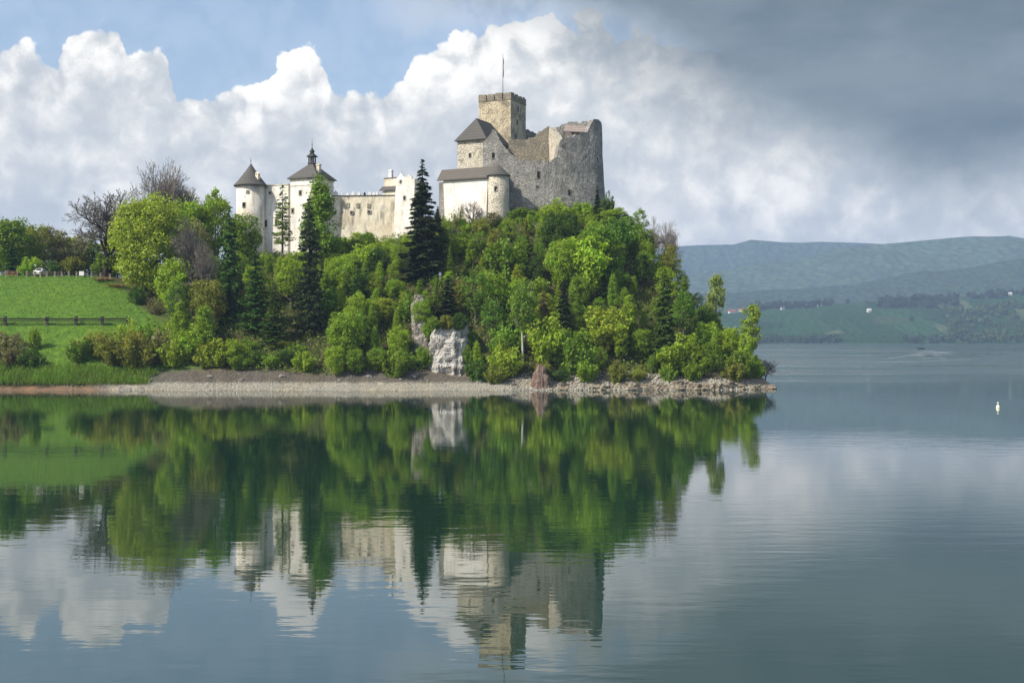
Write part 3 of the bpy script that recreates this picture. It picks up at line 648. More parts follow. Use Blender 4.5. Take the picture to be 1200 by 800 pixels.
# --- rubble stub right of the keep
ragged_wall(thing('wall_stub', 'low dark rubble stub standing just right of the square keep', 'ruin', (Xof(622, 268), 268, 46)), 'wall', [(611, 268, 152), (617, 268, 152), (622, 268, 153), (627, 268.3, 155.5), (630, 268.6, 158.5)], 205, 1.4, 'stone', .35, .35, 0, 9)

# --- keep
Cn = V2(598.5, 259.5); base = rect(Cn, 7.8, 7.8); zt = Zof(118.5, 261)
kp = thing('keep_tower', 'tall square sandy keep with a battlemented top', 'tower', (Cn.x, Cn.y, 45))
MB().prism(base, 36, zt).build('wall', M['stone_warm'], kp)
cc = (Cn + base[2]) / 2
gr = lambda k: [cc + (Vector(q) - cc) * k for q in base]
MB().loft([[(q.x, q.y, z) for q in gr(k)] for k, z in ((1.0, zt + .002), (1.02, zt + .05), (1.03, zt + .22), (1.015, zt + .26))]).build('string_course', M['stone_brown'], kp)
G = gr(1.012)
for a, b_ in ((3, 0), (0, 1), (1, 2), (2, 3)):
    P0_, P1_ = Vector(G[a]), Vector(G[b_]); ln = (P1_ - P0_).length; dv = (P1_ - P0_) / ln; inn = Vector((-dv.y, dv.x)); nm = 4
    for k in range(nm):
        g0 = ln * k / nm + (.0 if k == 0 else .14); g1 = ln * (k + 1) / nm - (0.62 if k == nm - 1 else .14)
        q = [P0_ + dv * g0, P0_ + dv * g1, P0_ + dv * g1 + inn * .6, P0_ + dv * g0 + inn * .6]
        hh = 1.25 + rnd.uniform(-.10, .12); mb = MB(); z0 = zt + .26
        cq = sum(q, Vector((0, 0))) / 4
        mb.loft([[(v.x, v.y, z0) for v in q], [(v.x, v.y, z0 + hh) for v in q], [(cq.x + (v.x - cq.x) * .8, cq.y + (v.y - cq.y) * .5, z0 + hh + .22) for v in q]])
        mb.build('merlon', M['stone_brown'], kp)
MB().loft([[(q.x, q.y, z) for q in gr(.90)] for z in (zt + .26, zt + .75)]).build('parapet', M['stone_brown'], kp)
for px, y, w, h in ((607, 128, .55, 1.0), (606, 143.5, .5, 1.0), (604, 160, .5, 1.1)): window(kp, Cn + E1 * .01, E2, px, y, w, h)
# --- flagpole
q = V2(589.3, 264); z0 = zt + .75
fp = thing('flagpole', 'thin flagpole with a furled faded flag on the keep', 'flagpole', (q.x, q.y, z0))
MB().tube([(q.x, q.y, z0), (q.x, q.y, z0 + 5), (q.x, q.y, Zof(63, 264))], [.09, .07, .04], 6).build('pole', M['metal'], fp)
mb = MB(); zt2 = Zof(68, 264); rings = []
for k in range(9):
    z = zt2 - k * .55; w_ = (.06 + .05 * math.sin(k * .4)) ; ox = .10 + .05 * math.sin(k * 1.3)
    rings.append([(q.x + ox + w_ * math.cos(a) * (1 + .3 * math.sin(3 * a + k)), q.y + .5 * w_ * math.sin(a), z) for a in np.linspace(0, 2 * math.pi, 8, endpoint=False)])
mb.loft(rings); mb.build('flag', M['cloth'], fp, True)

# ------------------------------------------------------------------ plant prototypes (meshes only; things are made below)
def unit(v): return v / np.maximum(np.linalg.norm(v, axis=-1, keepdims=True), 1e-9)
def leaf_quads(rng, cen, nrm, size, asp=0.62, jitter=0.9):
    n = len(cen); nn = unit(nrm + jitter * rng.normal(size=(n, 3)))
    a = unit(np.cross(nn, rng.normal(size=(n, 3)))); b_ = np.cross(nn, a)
    sz = size * rng.uniform(0.6, 1.35, (n, 1))
    return a * sz, b_ * sz * asp
def merge_meshes(parts): return parts
class Proto: pass
def tree_tubes(rng, H, W, crown0, nl, lean=0.03, r0=None, trunk_top=0.8, spread=1.0):
    mb = MB(); r0 = r0 or H * 0.022
    pts = [Vector((lean * H * math.sin(k * .9) * k / 8, lean * H * math.cos(k * 1.3) * k / 8, H * trunk_top * k / 8 - (0.8 if k == 0 else 0))) for k in range(9)]
    mb.tube(pts, [r0 * (1.25 if k == 0 else 1 - 0.105 * k) for k in range(9)], 7)
    tips = []
    for i in range(nl):
        f = crown0 + (trunk_top - crown0) * (i + .5) / nl * 0.95; k = f / trunk_top * 8; j = min(7, int(k)); p0 = pts[j].lerp(pts[j + 1], k - j)
        a = i * 2.4 + rng.uniform(-.5, .5); ln = W * 0.5 * rng.uniform(.6, .95) * spread
        up = rng.uniform(.35, .9)
        p1 = p0 + Vector((math.cos(a) * ln * .5, math.sin(a) * ln * .5, ln * up * .4)); p2 = p0 + Vector((math.cos(a) * ln, math.sin(a) * ln, ln * up))
        r = r0 * (1 - .095 * k) * .5
        mb.tube([p0, p1, p2], [r, r * .6, r * .15], 4); tips.append(p2)
        for q in range(2):
            a2 = a + rng.uniform(-1, 1); p3 = p1 + Vector((math.cos(a2) * ln * .5, math.sin(a2) * ln * .5, ln * rng.uniform(.2, .6)))
            mb.tube([p1, p3], [r * .45, r * .1], 3)
    return mb.mesh('trunk')
def proto_broad(seed, H=10.0, W=8.0, c0=0.12, nclump=70, nleaf=9000, leaf=0.20, clump=0.15, shape=0.75, gap=0.0, bark='bark', asp=.65, nl=9, kind='leaf', point=0.0, stray=.22):
    rng = np.random.default_rng(seed); p = Proto(); p.H, p.W = H, W
    # uneven crown: big lobes, each made of clumps, each of leaves
    nlob = 11; th = rng.uniform(0, 2 * np.pi, nlob); zz = rng.uniform(.0, 1, nlob)
    lob = np.stack([np.cos(th), np.sin(th), (zz - .5) * 2], -1); lob = unit(lob); la = rng.uniform(-.22, .20, nlob)
    cs = []
    while len(cs) < nclump:
        v = unit(rng.normal(size=3)); r = rng.uniform(.25, 1) ** .45
        g = 1 + np.sum(la * np.exp(-4 * (1 - lob @ v)))
        q = v * r * g * (1 - clump)
        z = q[2]; wz = 1.0 if z > 0 else 1 - (1 - shape) * z * z
        wz *= 1 - point * np.clip(.5 + .5 * z, 0, 1); cs.append((q[0] * wz * W / 2, q[1] * wz * W / 2, H * (c0 + (1 - c0) * (.5 + z * .5))))
    cs = np.array(cs); ct = rng.uniform(0, 1, nclump); rad = clump * W * rng.uniform(.6, 1.35, nclump)
    k = rng.integers(0, nclump, nleaf); v = unit(rng.normal(size=(nleaf, 3)) * np.array([1, 1, .8]) + np.array([0, 0, .25]))
    rr = rng.uniform(.30, 1.1, (nleaf, 1)) ** .6; rr *= np.where(rng.uniform(0, 1, (nleaf, 1)) < stray, rng.uniform(1.1, 1.9, (nleaf, 1)), 1.0)
    cen = cs[k] + v * rr * rad[k][:, None] * np.array([1, 1, .95])
    cen[:, 2] = np.clip(cen[:, 2], .02 * H, None)
    u, w = leaf_quads(rng, cen, v + np.array([0, 0, .5]), leaf, asp)
    tint = np.clip(.55 * ct[k] + .45 * rng.uniform(0, 1, nleaf), 0, 1)
    p.crown = quads_mesh('crown', cen, u, w, tint, M[kind])
    p.trunk = tree_tubes(rng, H, W, max(.12, c0), nl); p.trunk.materials.append(M[bark]); return p
def proto_shrub(seed, H=4.0, W=5.0, nleaf=4500, leaf=.16, up=True, bark='bark_grey', sparse=1.0):
    rng = np.random.default_rng(seed); p = Proto(); p.H, p.W = H, W; mb = MB(); ns = 26; cs = []
    for i in range(ns):
        a = rng.uniform(0, 2 * math.pi); r = W * .5 * rng.uniform(.05, 1) ** .6; h = H * math.sqrt(max(.05, 1 - (r / (W * .55)) ** 2)) * rng.uniform(.6, 1)
        p0 = Vector((math.cos(a) * r * .25, math.sin(a) * r * .25, -.3)); p1 = Vector((math.cos(a) * r * .7, math.sin(a) * r * .7, h * .55)); p2 = Vector((math.cos(a) * r, math.sin(a) * r, h))
        mb.tube([p0, p1, p2], [.05, .035, .01], 3)
        for f in np.linspace(.15, 1, 7):
            q = p0.lerp(p1, f / .55) if f < .55 else p1.lerp(p2, (f - .55) / .45); cs.append((q.x, q.y, max(.15, q.z), rng.uniform(0, 1)))
    cs = np.array(cs); k = rng.integers(0, len(cs), nleaf)
    v = unit(rng.normal(size=(nleaf, 3))); cen = cs[k][:, :3] + v * rng.uniform(.1, 1, (nleaf, 1)) ** .5 * np.array([.11 * W, .11 * W, .10 * H]) * sparse
    cen[:, 2] = np.abs(cen[:, 2])
    u, w = leaf_quads(rng, cen, v + np.array([0, 0, .5]), leaf, .6)
    p.crown = quads_mesh('crown', cen, u, w, np.clip(.6 * cs[k][:, 3] + .4 * rng.uniform(0, 1, nleaf), 0, 1), M['leaf'])
    p.trunk = mb.mesh('stems'); p.trunk.materials.append(M[bark]); return p
def proto_spruce(seed, H=18.0, W=6.0, nleaf=11000, droop=.25, c0=.04, leaf=.26, dens=1.0, gaps=.12, bark='bark_dark', taper=1.0):
    rng = np.random.default_rng(seed); p = Proto(); p.H, p.W = H, W; mb = MB()
    mb.tube([(0, 0, -.8), (0.05, 0, H * .5), (0, 0.03, H * .985)], [H * .016, H * .010, .02], 7)
    br = []; z = c0 * H
    while z < H * .985:
        f = z / H; ln = W * .5 * (1 - (f - c0) / (1 - c0)) ** taper; nb = 7 if f < .8 else 5; a0 = rng.uniform(0, 6.28)
        for i in range(nb):
            if rng.uniform() < gaps: continue
            br.append((z + rng.uniform(-.38, .38), a0 + i * 6.283 / nb + rng.uniform(-.3, .3), max(.12, ln * rng.uniform(.52, 1.18)), rng.uniform(0, 1)))
        z += H * rng.uniform(.022, .032)
    br = np.array(br)
    for b_ in br[::2]:
        ca, sa = math.cos(b_[1]), math.sin(b_[1]); L_ = b_[2] * .8
        mb.tube([(0, 0, b_[0]), (ca * L_, sa * L_, b_[0] - droop * L_)], [.045, .012], 3)
    wgt = br[:, 2] ** 1.35 + .05; k = rng.choice(len(br), nleaf, p=wgt / wgt.sum())
    t_ = rng.uniform(.08, 1, nleaf) ** .7; L_ = br[k, 2]; side = rng.normal(size=nleaf) * .20 * L_ * (1.15 - t_)
    ca, sa = np.cos(br[k, 1]), np.sin(br[k, 1])
    zz = br[k, 0] - droop * L_ * t_ ** 1.3 + .22 * L_ * np.clip(t_ - .7, 0, 1) - np.abs(rng.normal(size=nleaf)) * .10 - np.abs(side) * .35
    cen = np.stack([ca * L_ * t_ - sa * side, sa * L_ * t_ + ca * side, zz], -1)
    dirv = unit(np.stack([ca - sa * np.sign(side) * .7, sa + ca * np.sign(side) * .7, -.45 + .3 * rng.normal(size=nleaf)], -1))
    nn = unit(np.stack([.4 * ca, .4 * sa, np.ones(nleaf)], -1) + .55 * rng.normal(size=(nleaf, 3)))
    sz = leaf * rng.uniform(.6, 1.4, (nleaf, 1)); b2 = unit(np.cross(nn, dirv))
    p.crown = quads_mesh('crown', cen, dirv * sz, b2 * sz * .36, np.clip(.5 * br[k, 3] + .5 * rng.uniform(0, 1, nleaf), 0, 1), M['needle'])
    p.trunk = mb.mesh('trunk'); p.trunk.materials.append(M[bark]); return p
def proto_bare(seed, H=18.0, W=17.0, depth=6, t0=.17, twig=.042, bark='bark_dark', nsub=3, upr=.35):
    rng = random.Random(seed); p = Proto(); p.H, p.W = H, W; V, Fc = [], []; mb = MB(); tw = MB()
    def grow(p0, d, ln, r, lev):
        p1 = p0 + d * ln * .5 + Vector((rng.uniform(-1, 1), rng.uniform(-1, 1), rng.uniform(-.4, .6))) * ln * .07
        d2 = (d + Vector((rng.uniform(-1, 1), rng.uniform(-1, 1), rng.uniform(-.3, .7))) * .22).normalized(); p2 = p1 + d2 * ln * .5
        (mb if lev < 4 else tw).tube([p0, p1, p2], [r, max(twig, r * .8), max(twig, r * .62)], 6 if lev < 2 else 3)
        if lev >= depth: return
        n = nsub if lev > 0 else nsub + 2
        for i in range(n):
            sp = rng.uniform(.45, 1.0) if i else rng.uniform(.1, .4)
            ax = Vector((rng.gauss(0, 1), rng.gauss(0, 1), rng.gauss(0, 1))); ax = (ax - d2 * ax.dot(d2)).normalized()
            nd = (d2 * math.cos(sp) + ax * math.sin(sp) + Vector((0, 0, upr * .3))).normalized()
            src = p2 if (i < 2 or lev == 0) else p1
            grow(src, nd, ln * rng.uniform(.62, .86), r * rng.uniform(.5, .66), lev + 1)
    grow(Vector((0, 0, -.5)), Vector((.03, 0, 1)), H * t0 + .5, H * .027, 0)
    zmax = float(np.percentile([v.z for v in tw.v], 99.5)); wmax = float(np.percentile([max(abs(v.x), abs(v.y)) for v in tw.v], 97))
    for m_ in (mb, tw):
        for v in m_.v: v.z *= H / zmax if v.z > 0 else 1; v.x *= W * .5 / wmax; v.y *= W * .5 / wmax
    p.trunk = mb.mesh('trunk'); p.crown = tw.mesh('crown')
    p.trunk.materials.append(M[bark]); p.crown.materials.append(M['twig']); return p

PROTO = {
 'broad': [proto_broad(11 + i, 10, 7.4, .06, 95, 9500, .17, .115, .85) for i in range(6)],
 'pointed': [proto_broad(201 + i, 13, 6.5, .06, 110, 8500, .16, .10, .9, point=.72) for i in range(3)],
 'big': [proto_broad(31 + i, 16, 13, .0, 210, 26000, .22, .105, .9) for i in range(2)],
 'airy': [proto_broad(41 + i, 11, 6.0, .12, 80, 3600, .15, .10, .6, bark='bark_grey', nl=16, point=.3, stray=.35) for i in range(4)],
 'birch': [proto_broad(51, 11, 5.5, .28, 60, 4200, .15, .12, .6, bark='birch', nl=12)],
 'chestnut': [proto_broad(61, 8.5, 7.5, .04, 62, 6500, .25, .15, .75, asp=.75)],
 'tallcol': [proto_broad(71 + i, 14, 5.0, .05, 90, 8000, .17, .13, .8, point=.35) for i in range(3)],
 'poplar': [proto_broad(81 + i, 11, 4.0, .10, 55, 4600, .15, .15, .7, bark='bark_grey') for i in range(2)],
 'shrub': [proto_shrub(91 + i) for i in range(5)],
 'thinshrub': [proto_shrub(101 + i, 4, 4.5, 1300, .12, sparse=1.1) for i in range(2)],
 'spruce': [proto_spruce(111 + i, nleaf=17000, gaps=.06, taper=.85, leaf=.29) for i in range(3)],
 'larch': [proto_spruce(121 + i, 17, 6.0, 10000, .05, .06, .22, gaps=.2, taper=.8) for i in range(2)],
 'slim': [proto_spruce(131, 15, 4.2, 3200, .10, .30, .22, gaps=.38, bark='bark_grey', taper=.55)],
 'column': [proto_spruce(141, 16, 5.5, 12000, .2, .02, .24, gaps=.1, taper=.42)],
 'oak_bare': [proto_bare(152, depth=7, upr=.1, twig=.04)],
 'tree_bare': [proto_bare(161 + i, 15, 10, 7, .26, .034, 'bark_grey', 3, .4) for i in range(2)],
 'tree_thin': [proto_bare(181 + i, 14, 8, 6, .22, .030, 'bark_grey', 3, .5) for i in range(2)],
 'bush_bare': [proto_bare(171 + i, 6, 5, 5, .10, .024, 'bark_grey', 3, .5) for i in range(2)],
}
COLOURS = {
 'spring': (.275, .390, .020), 'lime': (.31, .470, .018), 'mid': (.182, .285, .018), 'olive': (.230, .250, .032), 'yellow': (.290, .365, .023),
 'dark': (.080, .148, .016), 'spruce': (.034, .055, .017), 'sprucegreen': (.070, .165, .020), 'brown': (.180, .150, .056), 'blue': (.135, .245, .022), 'rust': (.28, .160, .050),
 'grey': (.225, .210, .085), 'pale': (.28, .34, .09), 'blossom': (.60, .52, .48), 'silver': (.34, .33, .26) }
prng = random.Random(5)
def plant(kind, px, d, ytop=None, h=None, wpx=None, w=None, col='mid', name='leafy_tree', label=None, cat='tree', group=None, var=None, sink=0.15, zb=None):
    d = DMf(d); pr = PROTO[kind][prng.randrange(len(PROTO[kind])) if var is None else var]
    zb = float(ground(px, d)) - sink if zb is None else zb
    if ytop is not None: h = max(1.0, Zof(ytop, d) - zb)
    if wpx is not None: w = wpx * d / F
    if w is None: w = pr.W * h / pr.H
    r = thing(name, label, cat, (Xof(px, d), d, zb), prng.uniform(0, 6.28), group)
    tn = 'stems' if kind in ('shrub', 'thinshrub') else 'trunk'
    s_ = (w / pr.W, w / pr.W, h / pr.H)
    c_ = COLOURS[col]; k = prng.uniform(.86, 1.14); g = prng.uniform(.93, 1.07)
    for nm, me_ in ((tn, pr.trunk), ('crown' if tn == 'trunk' else 'foliage', pr.crown)):
        o = bpy.data.objects.new(nm, me_); C.objects.link(o); o.parent = r; o.scale = s_
        o.color = (c_[0] * k * g, c_[1] * k, c_[2] * k, 1)
    return r

# ------------------------------------------------------------------ far shore, hills, mountains
def strip_hill(name, ridge, d0, d1, depth_back, mat, seed, rough, zfoot=-3.0, foot=None):
    """one range: from its foot (distance d0) up to the ridge line (distance d1), then down behind"""
    px = np.linspace(-2600, 3400, 301); rp_, ry = zip(*ridge)
    rows = 26; V = []
    ydef = np.interp(px, rp_, ry)
    for j in range(rows + 6):
        f = j / (rows - 1)
        for p_, y_ in zip(px, ydef):
            d = d0 + (d1 - d0) * min(f, 1) + max(0, f - 1) * depth_back * 4
            zr = Zof(y_, d1); e = min(f, 1.0); s_ = e * e * (3 - 2 * e) * .45 + e * .55
            z = zfoot + (zr - zfoot) * s_
            x = (p_ - 600) * d1 / F if True else 0
            x *= (d / d1) * .5 + .5
            nz = mnoise.fractal((x / (rough * 14), d / (rough * 14), seed), .8, 2.2, 5)
            z += nz * rough * min(1, e * 3) * (1 if f <= .97 else .5)
            if f > 1: z -= (f - 1) * 4 * (zr + 20) * .9
            V.append((x, d, max(z, -6)))
    n = len(px); Fs = [(j * n + i, j * n + i + 1, (j + 1) * n + i + 1, (j + 1) * n + i) for j in range(rows + 5) for i in range(n - 1)]
    me = bpy.data.meshes.new(name); me.from_pydata(V, [], Fs); me.update(); me.polygons.foreach_set('use_smooth', [True] * len(me.polygons))
    o = link_mesh(name, me, None, mat); tag(o, kind='structure'); return o
def mat_hill(name, forest, field, cover, fs, ps):
    m, t, b, o = material(name); P = pos(t)
    P2 = t.vm('MULTIPLY', P, (1, .55, 1)); n = t.noise(P2, ps, 5, .6); fine = t.voro(P, fs, 'F1', 'Distance'); n3 = t.noise(P, fs * .35, 4, .65)
    cell = t.voro(t.vm('MULTIPLY', P, (1, .4, 0)), ps * 4.5, 'F1', 'Color')
    fcol = t.mix(t.smooth(n3, .35, .65), forest, tuple(c * 1.9 for c in forest[:3]) + (1,))
    fcol = t.mix(t.m('MULTIPLY', t.smooth(fine, .2, .7), .5), t.mix(.35, fcol, (.10, .16, .05, 1)), t.mix(.5, fcol, (.01, .02, .012, 1)))
    sc = t.n('ShaderNodeSeparateColor'); t.link(cell, sc.inputs[0])
    gcol = t.mix(sc.outputs[0], field, tuple(c * .6 for c in field[:3]) + (1,))
    gcol = t.mix(t.m('MULTIPLY', t.smooth(sc.outputs[1], .90, .93), .5), gcol, (.14, .15, .085, 1))
    t.put(b.inputs['Base Color'], t.mix(t.smooth(n, cover - .05, cover + .05), fcol, gcol)); b.inputs['Roughness'].default_value = 1.0
    b.inputs['Specular IOR Level'].default_value = 0.0
    bump(t, b, t.m('ADD', fine, n3), .8, .6 / fs); return m
M['mountain'] = mat_hill('blue_mountain', (.012, .024, .026, 1), (.05, .07, .05, 1), .62, .03, .0007)
M['meadow_far_shade_toned'] = mat_hill('far_meadow_shade_toned', (.014, .030, .016, 1), (.026, .070, .026, 1), .36, .08, .0035)  # fields darkened in base colour to stand in for cloud shadow
M['hill_mid'] = mat_hill('far_wood', (.008, .017, .020, 1), (.10, .13, .06, 1), .66, .05, .0011)
M['hill_far_sun_toned'] = mat_hill('far_mountain_sun_toned', (.024, .040, .030, 1), (.26, .28, .15, 1), .56, .03, .0007)  # lighter field colour paints sunlit patches on this ridge
strip_hill('shore_hill', [(-2600, 350), (0, 362), (780, 362), (850, 362), (900, 359), (950, 357), (1000, 355), (1050, 352), (1100, 350), (1150, 346), (1200, 343), (1400, 345), (3400, 345)], 2010, 2700, 300, M['meadow_far_shade_toned'], 1, 7)
strip_hill('hills', [(-2600, 345), (0, 355), (780, 346), (850, 343), (900, 341), (950, 338), (1000, 332), (1050, 325), (1100, 318), (1150, 312), (1200, 303), (1400, 298), (3400, 310)], 2750, 3500, 400, M['hill_mid'], 2, 15)
strip_hill('hills', [(-2600, 330), (0, 335), (800, 326), (840, 318), (900, 306), (950, 300), (985, 291), (1020, 288), (1060, 283), (1100, 279), (1140, 278), (1180, 279), (1230, 281), (1400, 290), (3400, 320)], 3600, 4500, 500, M['hill_far_sun_toned'], 3, 20)
strip_hill('mountains', [(-2600, 322), (0, 322), (700, 300), (790, 288), (830, 287), (858, 287), (878, 281), (900, 281), (940, 284), (990, 286), (1050, 285), (1120, 289), (1300, 290), (3400, 315)], 4700, 5300, 600, M['mountain'], 4, 24)
def far_clumps(name, spots, size, col, kind='leaf'):
    rng = np.random.default_rng(len(spots)); cen = []; nr_ = []
    for (x, d, z, r_, hh) in spots:
        n = 46; v = unit(rng.normal(size=(n, 3))); cen.append(np.array([x, d, z + hh * .5]) + v * np.array([r_, r_, hh * .5]) * rng.uniform(.5, 1.0, (n, 1))); nr_.append(v)
    cen = np.concatenate(cen); v = np.concatenate(nr_); u, w = leaf_quads(rng, cen, v, size, .8, .5)
    me = quads_mesh(name, cen, u, w, rng.uniform(0, 1, len(cen)), M[kind]); o = link_mesh(name, me); o.color = col + (1,)
    return tag(o, kind='stuff')
rr = random.Random(3)
dgv = bpy.context.view_layer; dgv.update()
hill_objs = [o for o in C.objects if o.get('kind') == 'structure' and o.name.startswith(('shore_hill', 'hills', 'mountains'))]
def far_z(x, d):
    best = 0.0
    for o in hill_objs:
        ok, loc, nrm, i = o.ray_cast(Vector((x, d, 3000)), Vector((0, 0, -1)))
        if ok: best = max(best, loc.z)
    return best
def far_spots(n, px0, px1, d0, d1, r0, r1):
    out = []
    for i in range(n):
        p_ = rr.uniform(px0, px1); d = rr.uniform(d0, d1); x = Xof(p_, d); out.append((x, d, far_z(x, d) - .5, rr.uniform(r0, r1), rr.uniform(1.7, 2.6) * rr.uniform(r0, r1)))
    return out
far_clumps('shore_treeline', far_spots(70, 885, 985, 2030, 2120, 3, 5) + far_spots(40, 1060, 1130, 2030, 2120, 3, 5), 2.0, (.035, .065, .030))
far_clumps('lakeside_wood', far_spots(330, 1108, 1330, 2040, 2500, 4, 7), 2.6, (.060, .105, .035))
far_clumps('hilltop_treeline', far_spots(90, 880, 975, 2600, 2680, 5, 7) + far_spots(120, 1030, 1125, 2500, 2690, 5, 8) + far_spots(60, 1130, 1260, 2600, 2690, 5, 7), 2.6, (.025, .045, .028))
for px, d, lab in ((993, 2640, 'dark round tree standing alone at the upper edge of the far meadow'), (1058, 2560, 'dark round tree on the far meadow, left of the far hedgerow wood'), (1068, 2330, 'faint lone tree low on the far meadow right of the white house')):
    x = Xof(px, d); z = far_z(x, d); r = thing('far_tree', lab, 'tree', (x, d, z - .3))
    for nm, me_ in (('trunk', PROTO['broad'][0].trunk), ('crown', PROTO['broad'][0].crown)):
        o = bpy.data.objects.new(nm, me_); C.objects.link(o); o.parent = r; o.scale = (1.5, 1.5, 1.4); o.color = (.04, .07, .03, 1)
def far_house(px, d, L_, Wd, hh, roof, label, rz=.3):
    L_ *= .8; Wd *= .8; hh *= .85
    x = Xof(px, d); z = far_z(x, d) - .3; r = thing('far_house', label, 'house', (x, d, z)); ca, sa = math.cos(rz), math.sin(rz)
    def T(a, b_, c_): return (x + a * ca - b_ * sa, d + a * sa + b_ * ca, z + c_)
    MB().loft([[T(-L_ / 2, -Wd / 2, k), T(L_ / 2, -Wd / 2, k), T(L_ / 2, Wd / 2, k), T(-L_ / 2, Wd / 2, k)] for k in (-2, hh)]).build('wall', M['house_wall'], r)
    a = L_ / 2 + .5; b_ = Wd / 2 + .6
    MB().loft([[T(-a, -b_, hh), T(-a, b_, hh), T(-a, 0, hh + Wd * .55)], [T(a, -b_, hh), T(a, b_, hh), T(a, 0, hh + Wd * .55)]]).build('roof', M[roof], r)
    for k in (-.25, .25):
        w_ = MB(); w_.loft([[T(L_ * k - .6, -Wd / 2 - .05, 1 + q), T(L_ * k + .6, -Wd / 2 - .05, 1 + q), T(L_ * k + .6, -Wd / 2 + .1, 1 + q), T(L_ * k - .6, -Wd / 2 + .1, 1 + q)] for q in (0, 1.3)]); w_.build('window', M['dark'], r)
far_house(1018.5, 2480, 10, 7, 5, 'house_wall', 'white house alone on the green meadow across the lake')
far_house(858, 2560, 20, 9, 4, 'red_tile', 'long low red-roofed farmhouse across the lake, behind the slender trees')
far_house(868, 2610, 12, 8, 4, 'red_tile', 'smaller red-roofed house just right of the long farmhouse across the lake', -.2)
far_house(917, 2590, 10, 7, 4, 'shingle', 'pale house with a dark roof under the far treeline, left of the meadow')
far_house(961, 2640, 14, 8, 4.5, 'shingle', 'dark-roofed pale house between the far treeline and the lone round tree')
far_house(1118, 2450, 14, 8, 3.5, 'shingle', 'low pale house among bushes on the right of the far meadow', .1)
far_house(1182, 2660, 16, 8, 4, 'house_wall', 'white house at the upper right edge of the far meadow', .1)
far_house(933, 4050, 18, 13, 9, 'house_wall', 'lone white house high on the wooded mountainside', .2)

# ------------------------------------------------------------------ haze
haze_box = MB().loft([[(-5500, -300, z), (5500, -300, z), (5500, 6400, z), (-5500, 6400, z)] for z in (-10.0, 455.0)])
m = bpy.data.materials.new('haze'); m.use_nodes = True; t = NT(m.node_tree); out = t.n('ShaderNodeOutputMaterial')
vol = t.n('ShaderNodeVolumePrincipled'); vol.inputs['Color'].default_value = (.47, .65, .95, 1); vol.inputs['Density'].default_value = 1.5e-4
t.link(vol.outputs[0], out.inputs['Volume']); hz = haze_box.build('haze', m); tag(hz, kind='stuff')

# ------------------------------------------------------------------ limestone crags
def crag(name, label, d, outline, thick, seed, mat, amp=.9, lean=.25, cat='rock'):
    """outline: rows of (y, px_left, px_right) from the bottom up; split by cracks and ledges"""
    d = DMf(d); rows = 90; cols = 110; ys = [o_[0] for o_ in outline]; yy = np.linspace(ys[0], ys[-1], rows)
    yl = np.interp(-yy, [-v for v in ys], [o_[1] for o_ in outline]); yr = np.interp(-yy, [-v for v in ys], [o_[2] for o_ in outline])
    yl = yl + np.array([2.6 * mnoise.noise((v * .13, seed, 1)) + 1.2 * mnoise.noise((v * .4, seed, 2)) for v in yy]); yr = yr + np.array([3.0 * mnoise.noise((v * .13, seed, 5)) + 1.4 * mnoise.noise((v * .4, seed, 6)) for v in yy])
    x0, z0 = Xof((outline[0][1] + outline[0][2]) / 2, d), Zof(ys[0], d); rings = []
    for i in range(rows):
        z = Zof(yy[i], d); f = i / (rows - 1); xa, xb = Xof(yl[i], d), Xof(yr[i], d); ring = []
        for k in range(cols):
            a = 2 * math.pi * k / cols; q = Vector(((xa + xb) / 2 + (xb - xa) / 2 * math.copysign(abs(math.cos(a)) ** .55, math.cos(a)), d + thick * .5 + math.copysign(abs(math.sin(a)) ** .55, math.sin(a)) * thick * .5 + lean * (z - z0), z))
            wv = .5 * mnoise.noise((q.x * .5, q.z * .3, seed)); vd = mnoise.voronoi((q.x * .62 + wv, q.y * .5, q.z * .20 + seed))[0]
            n_ = .55 * mnoise.fractal((q.x * .6, q.y * .6, q.z * .3 + seed), .8, 2.1, 6) + 1.25 * (min(vd[1] - vd[0], .40) - .22) + .45 * (vd[0] - .4)
            fs = mnoise.voronoi((q.x * 1.9, q.y * 1.9, q.z * .9 + seed))[0]; n_ += .28 * (min(fs[1] - fs[0], .3) - .15)
            n_ += .30 * (abs(((z * .55 + .6 * mnoise.noise((q.x * .4, 3, z * .3))) % 1) - .5) - .25)
            q += Vector((math.cos(a) * .6, math.sin(a), .10 * math.sin(7 * a))) * n_ * amp; ring.append(q)
        rings.append(ring)
    r = thing(name, label, cat, (x0, d, z0 - .3)); MB().loft(rings).build('rock_face', mat, r); return r
m, t, b, o = material('white_limestone'); P = pos(t)
n1 = t.noise(t.vm('MULTIPLY', P, (1, 1, .45)), .7, 6, .7, .6); n2 = t.noise(P, 3.5, 5, .7)
n0 = t.noise(P, .22, 4, .6); c_ = t.mix(t.smooth(n0, .48, .66), (.70, .67, .61, 1), (.33, .30, .275, 1)); c_ = t.mix(t.m('MULTIPLY', t.smooth(n1, .50, .64), .8), c_, (.26, .245, .23, 1)); c_ = t.mix(t.m('MULTIPLY', t.smooth(n2, .52, .66), .8), c_, (.085, .085, .075, 1)); c_ = t.mix(t.m('MULTIPLY', t.smooth(t.noise(P, .9, 5, .7), .55, .66), .6), c_, (.11, .12, .06, 1))
t.put(b.inputs['Base Color'], c_); b.inputs['Roughness'].default_value = .95; bump(t, b, t.m('ADD', n1, n2), 1.0, .5); M['limestone'] = m
m, t, b, o = material('grey_limestone'); P = pos(t); n1 = t.noise(t.vm('MULTIPLY', P, (1, 1, .45)), .8, 6, .7, .6)
t.put(b.inputs['Base Color'], t.mix(t.smooth(n1, .40, .62), (.36, .325, .29, 1), (.13, .118, .10, 1))); b.inputs['Roughness'].default_value = .95; bump(t, b, n1, 1.0, .5); M['limestone_grey'] = m
m, t, b, o = material('ledge_rock'); P = pos(t)
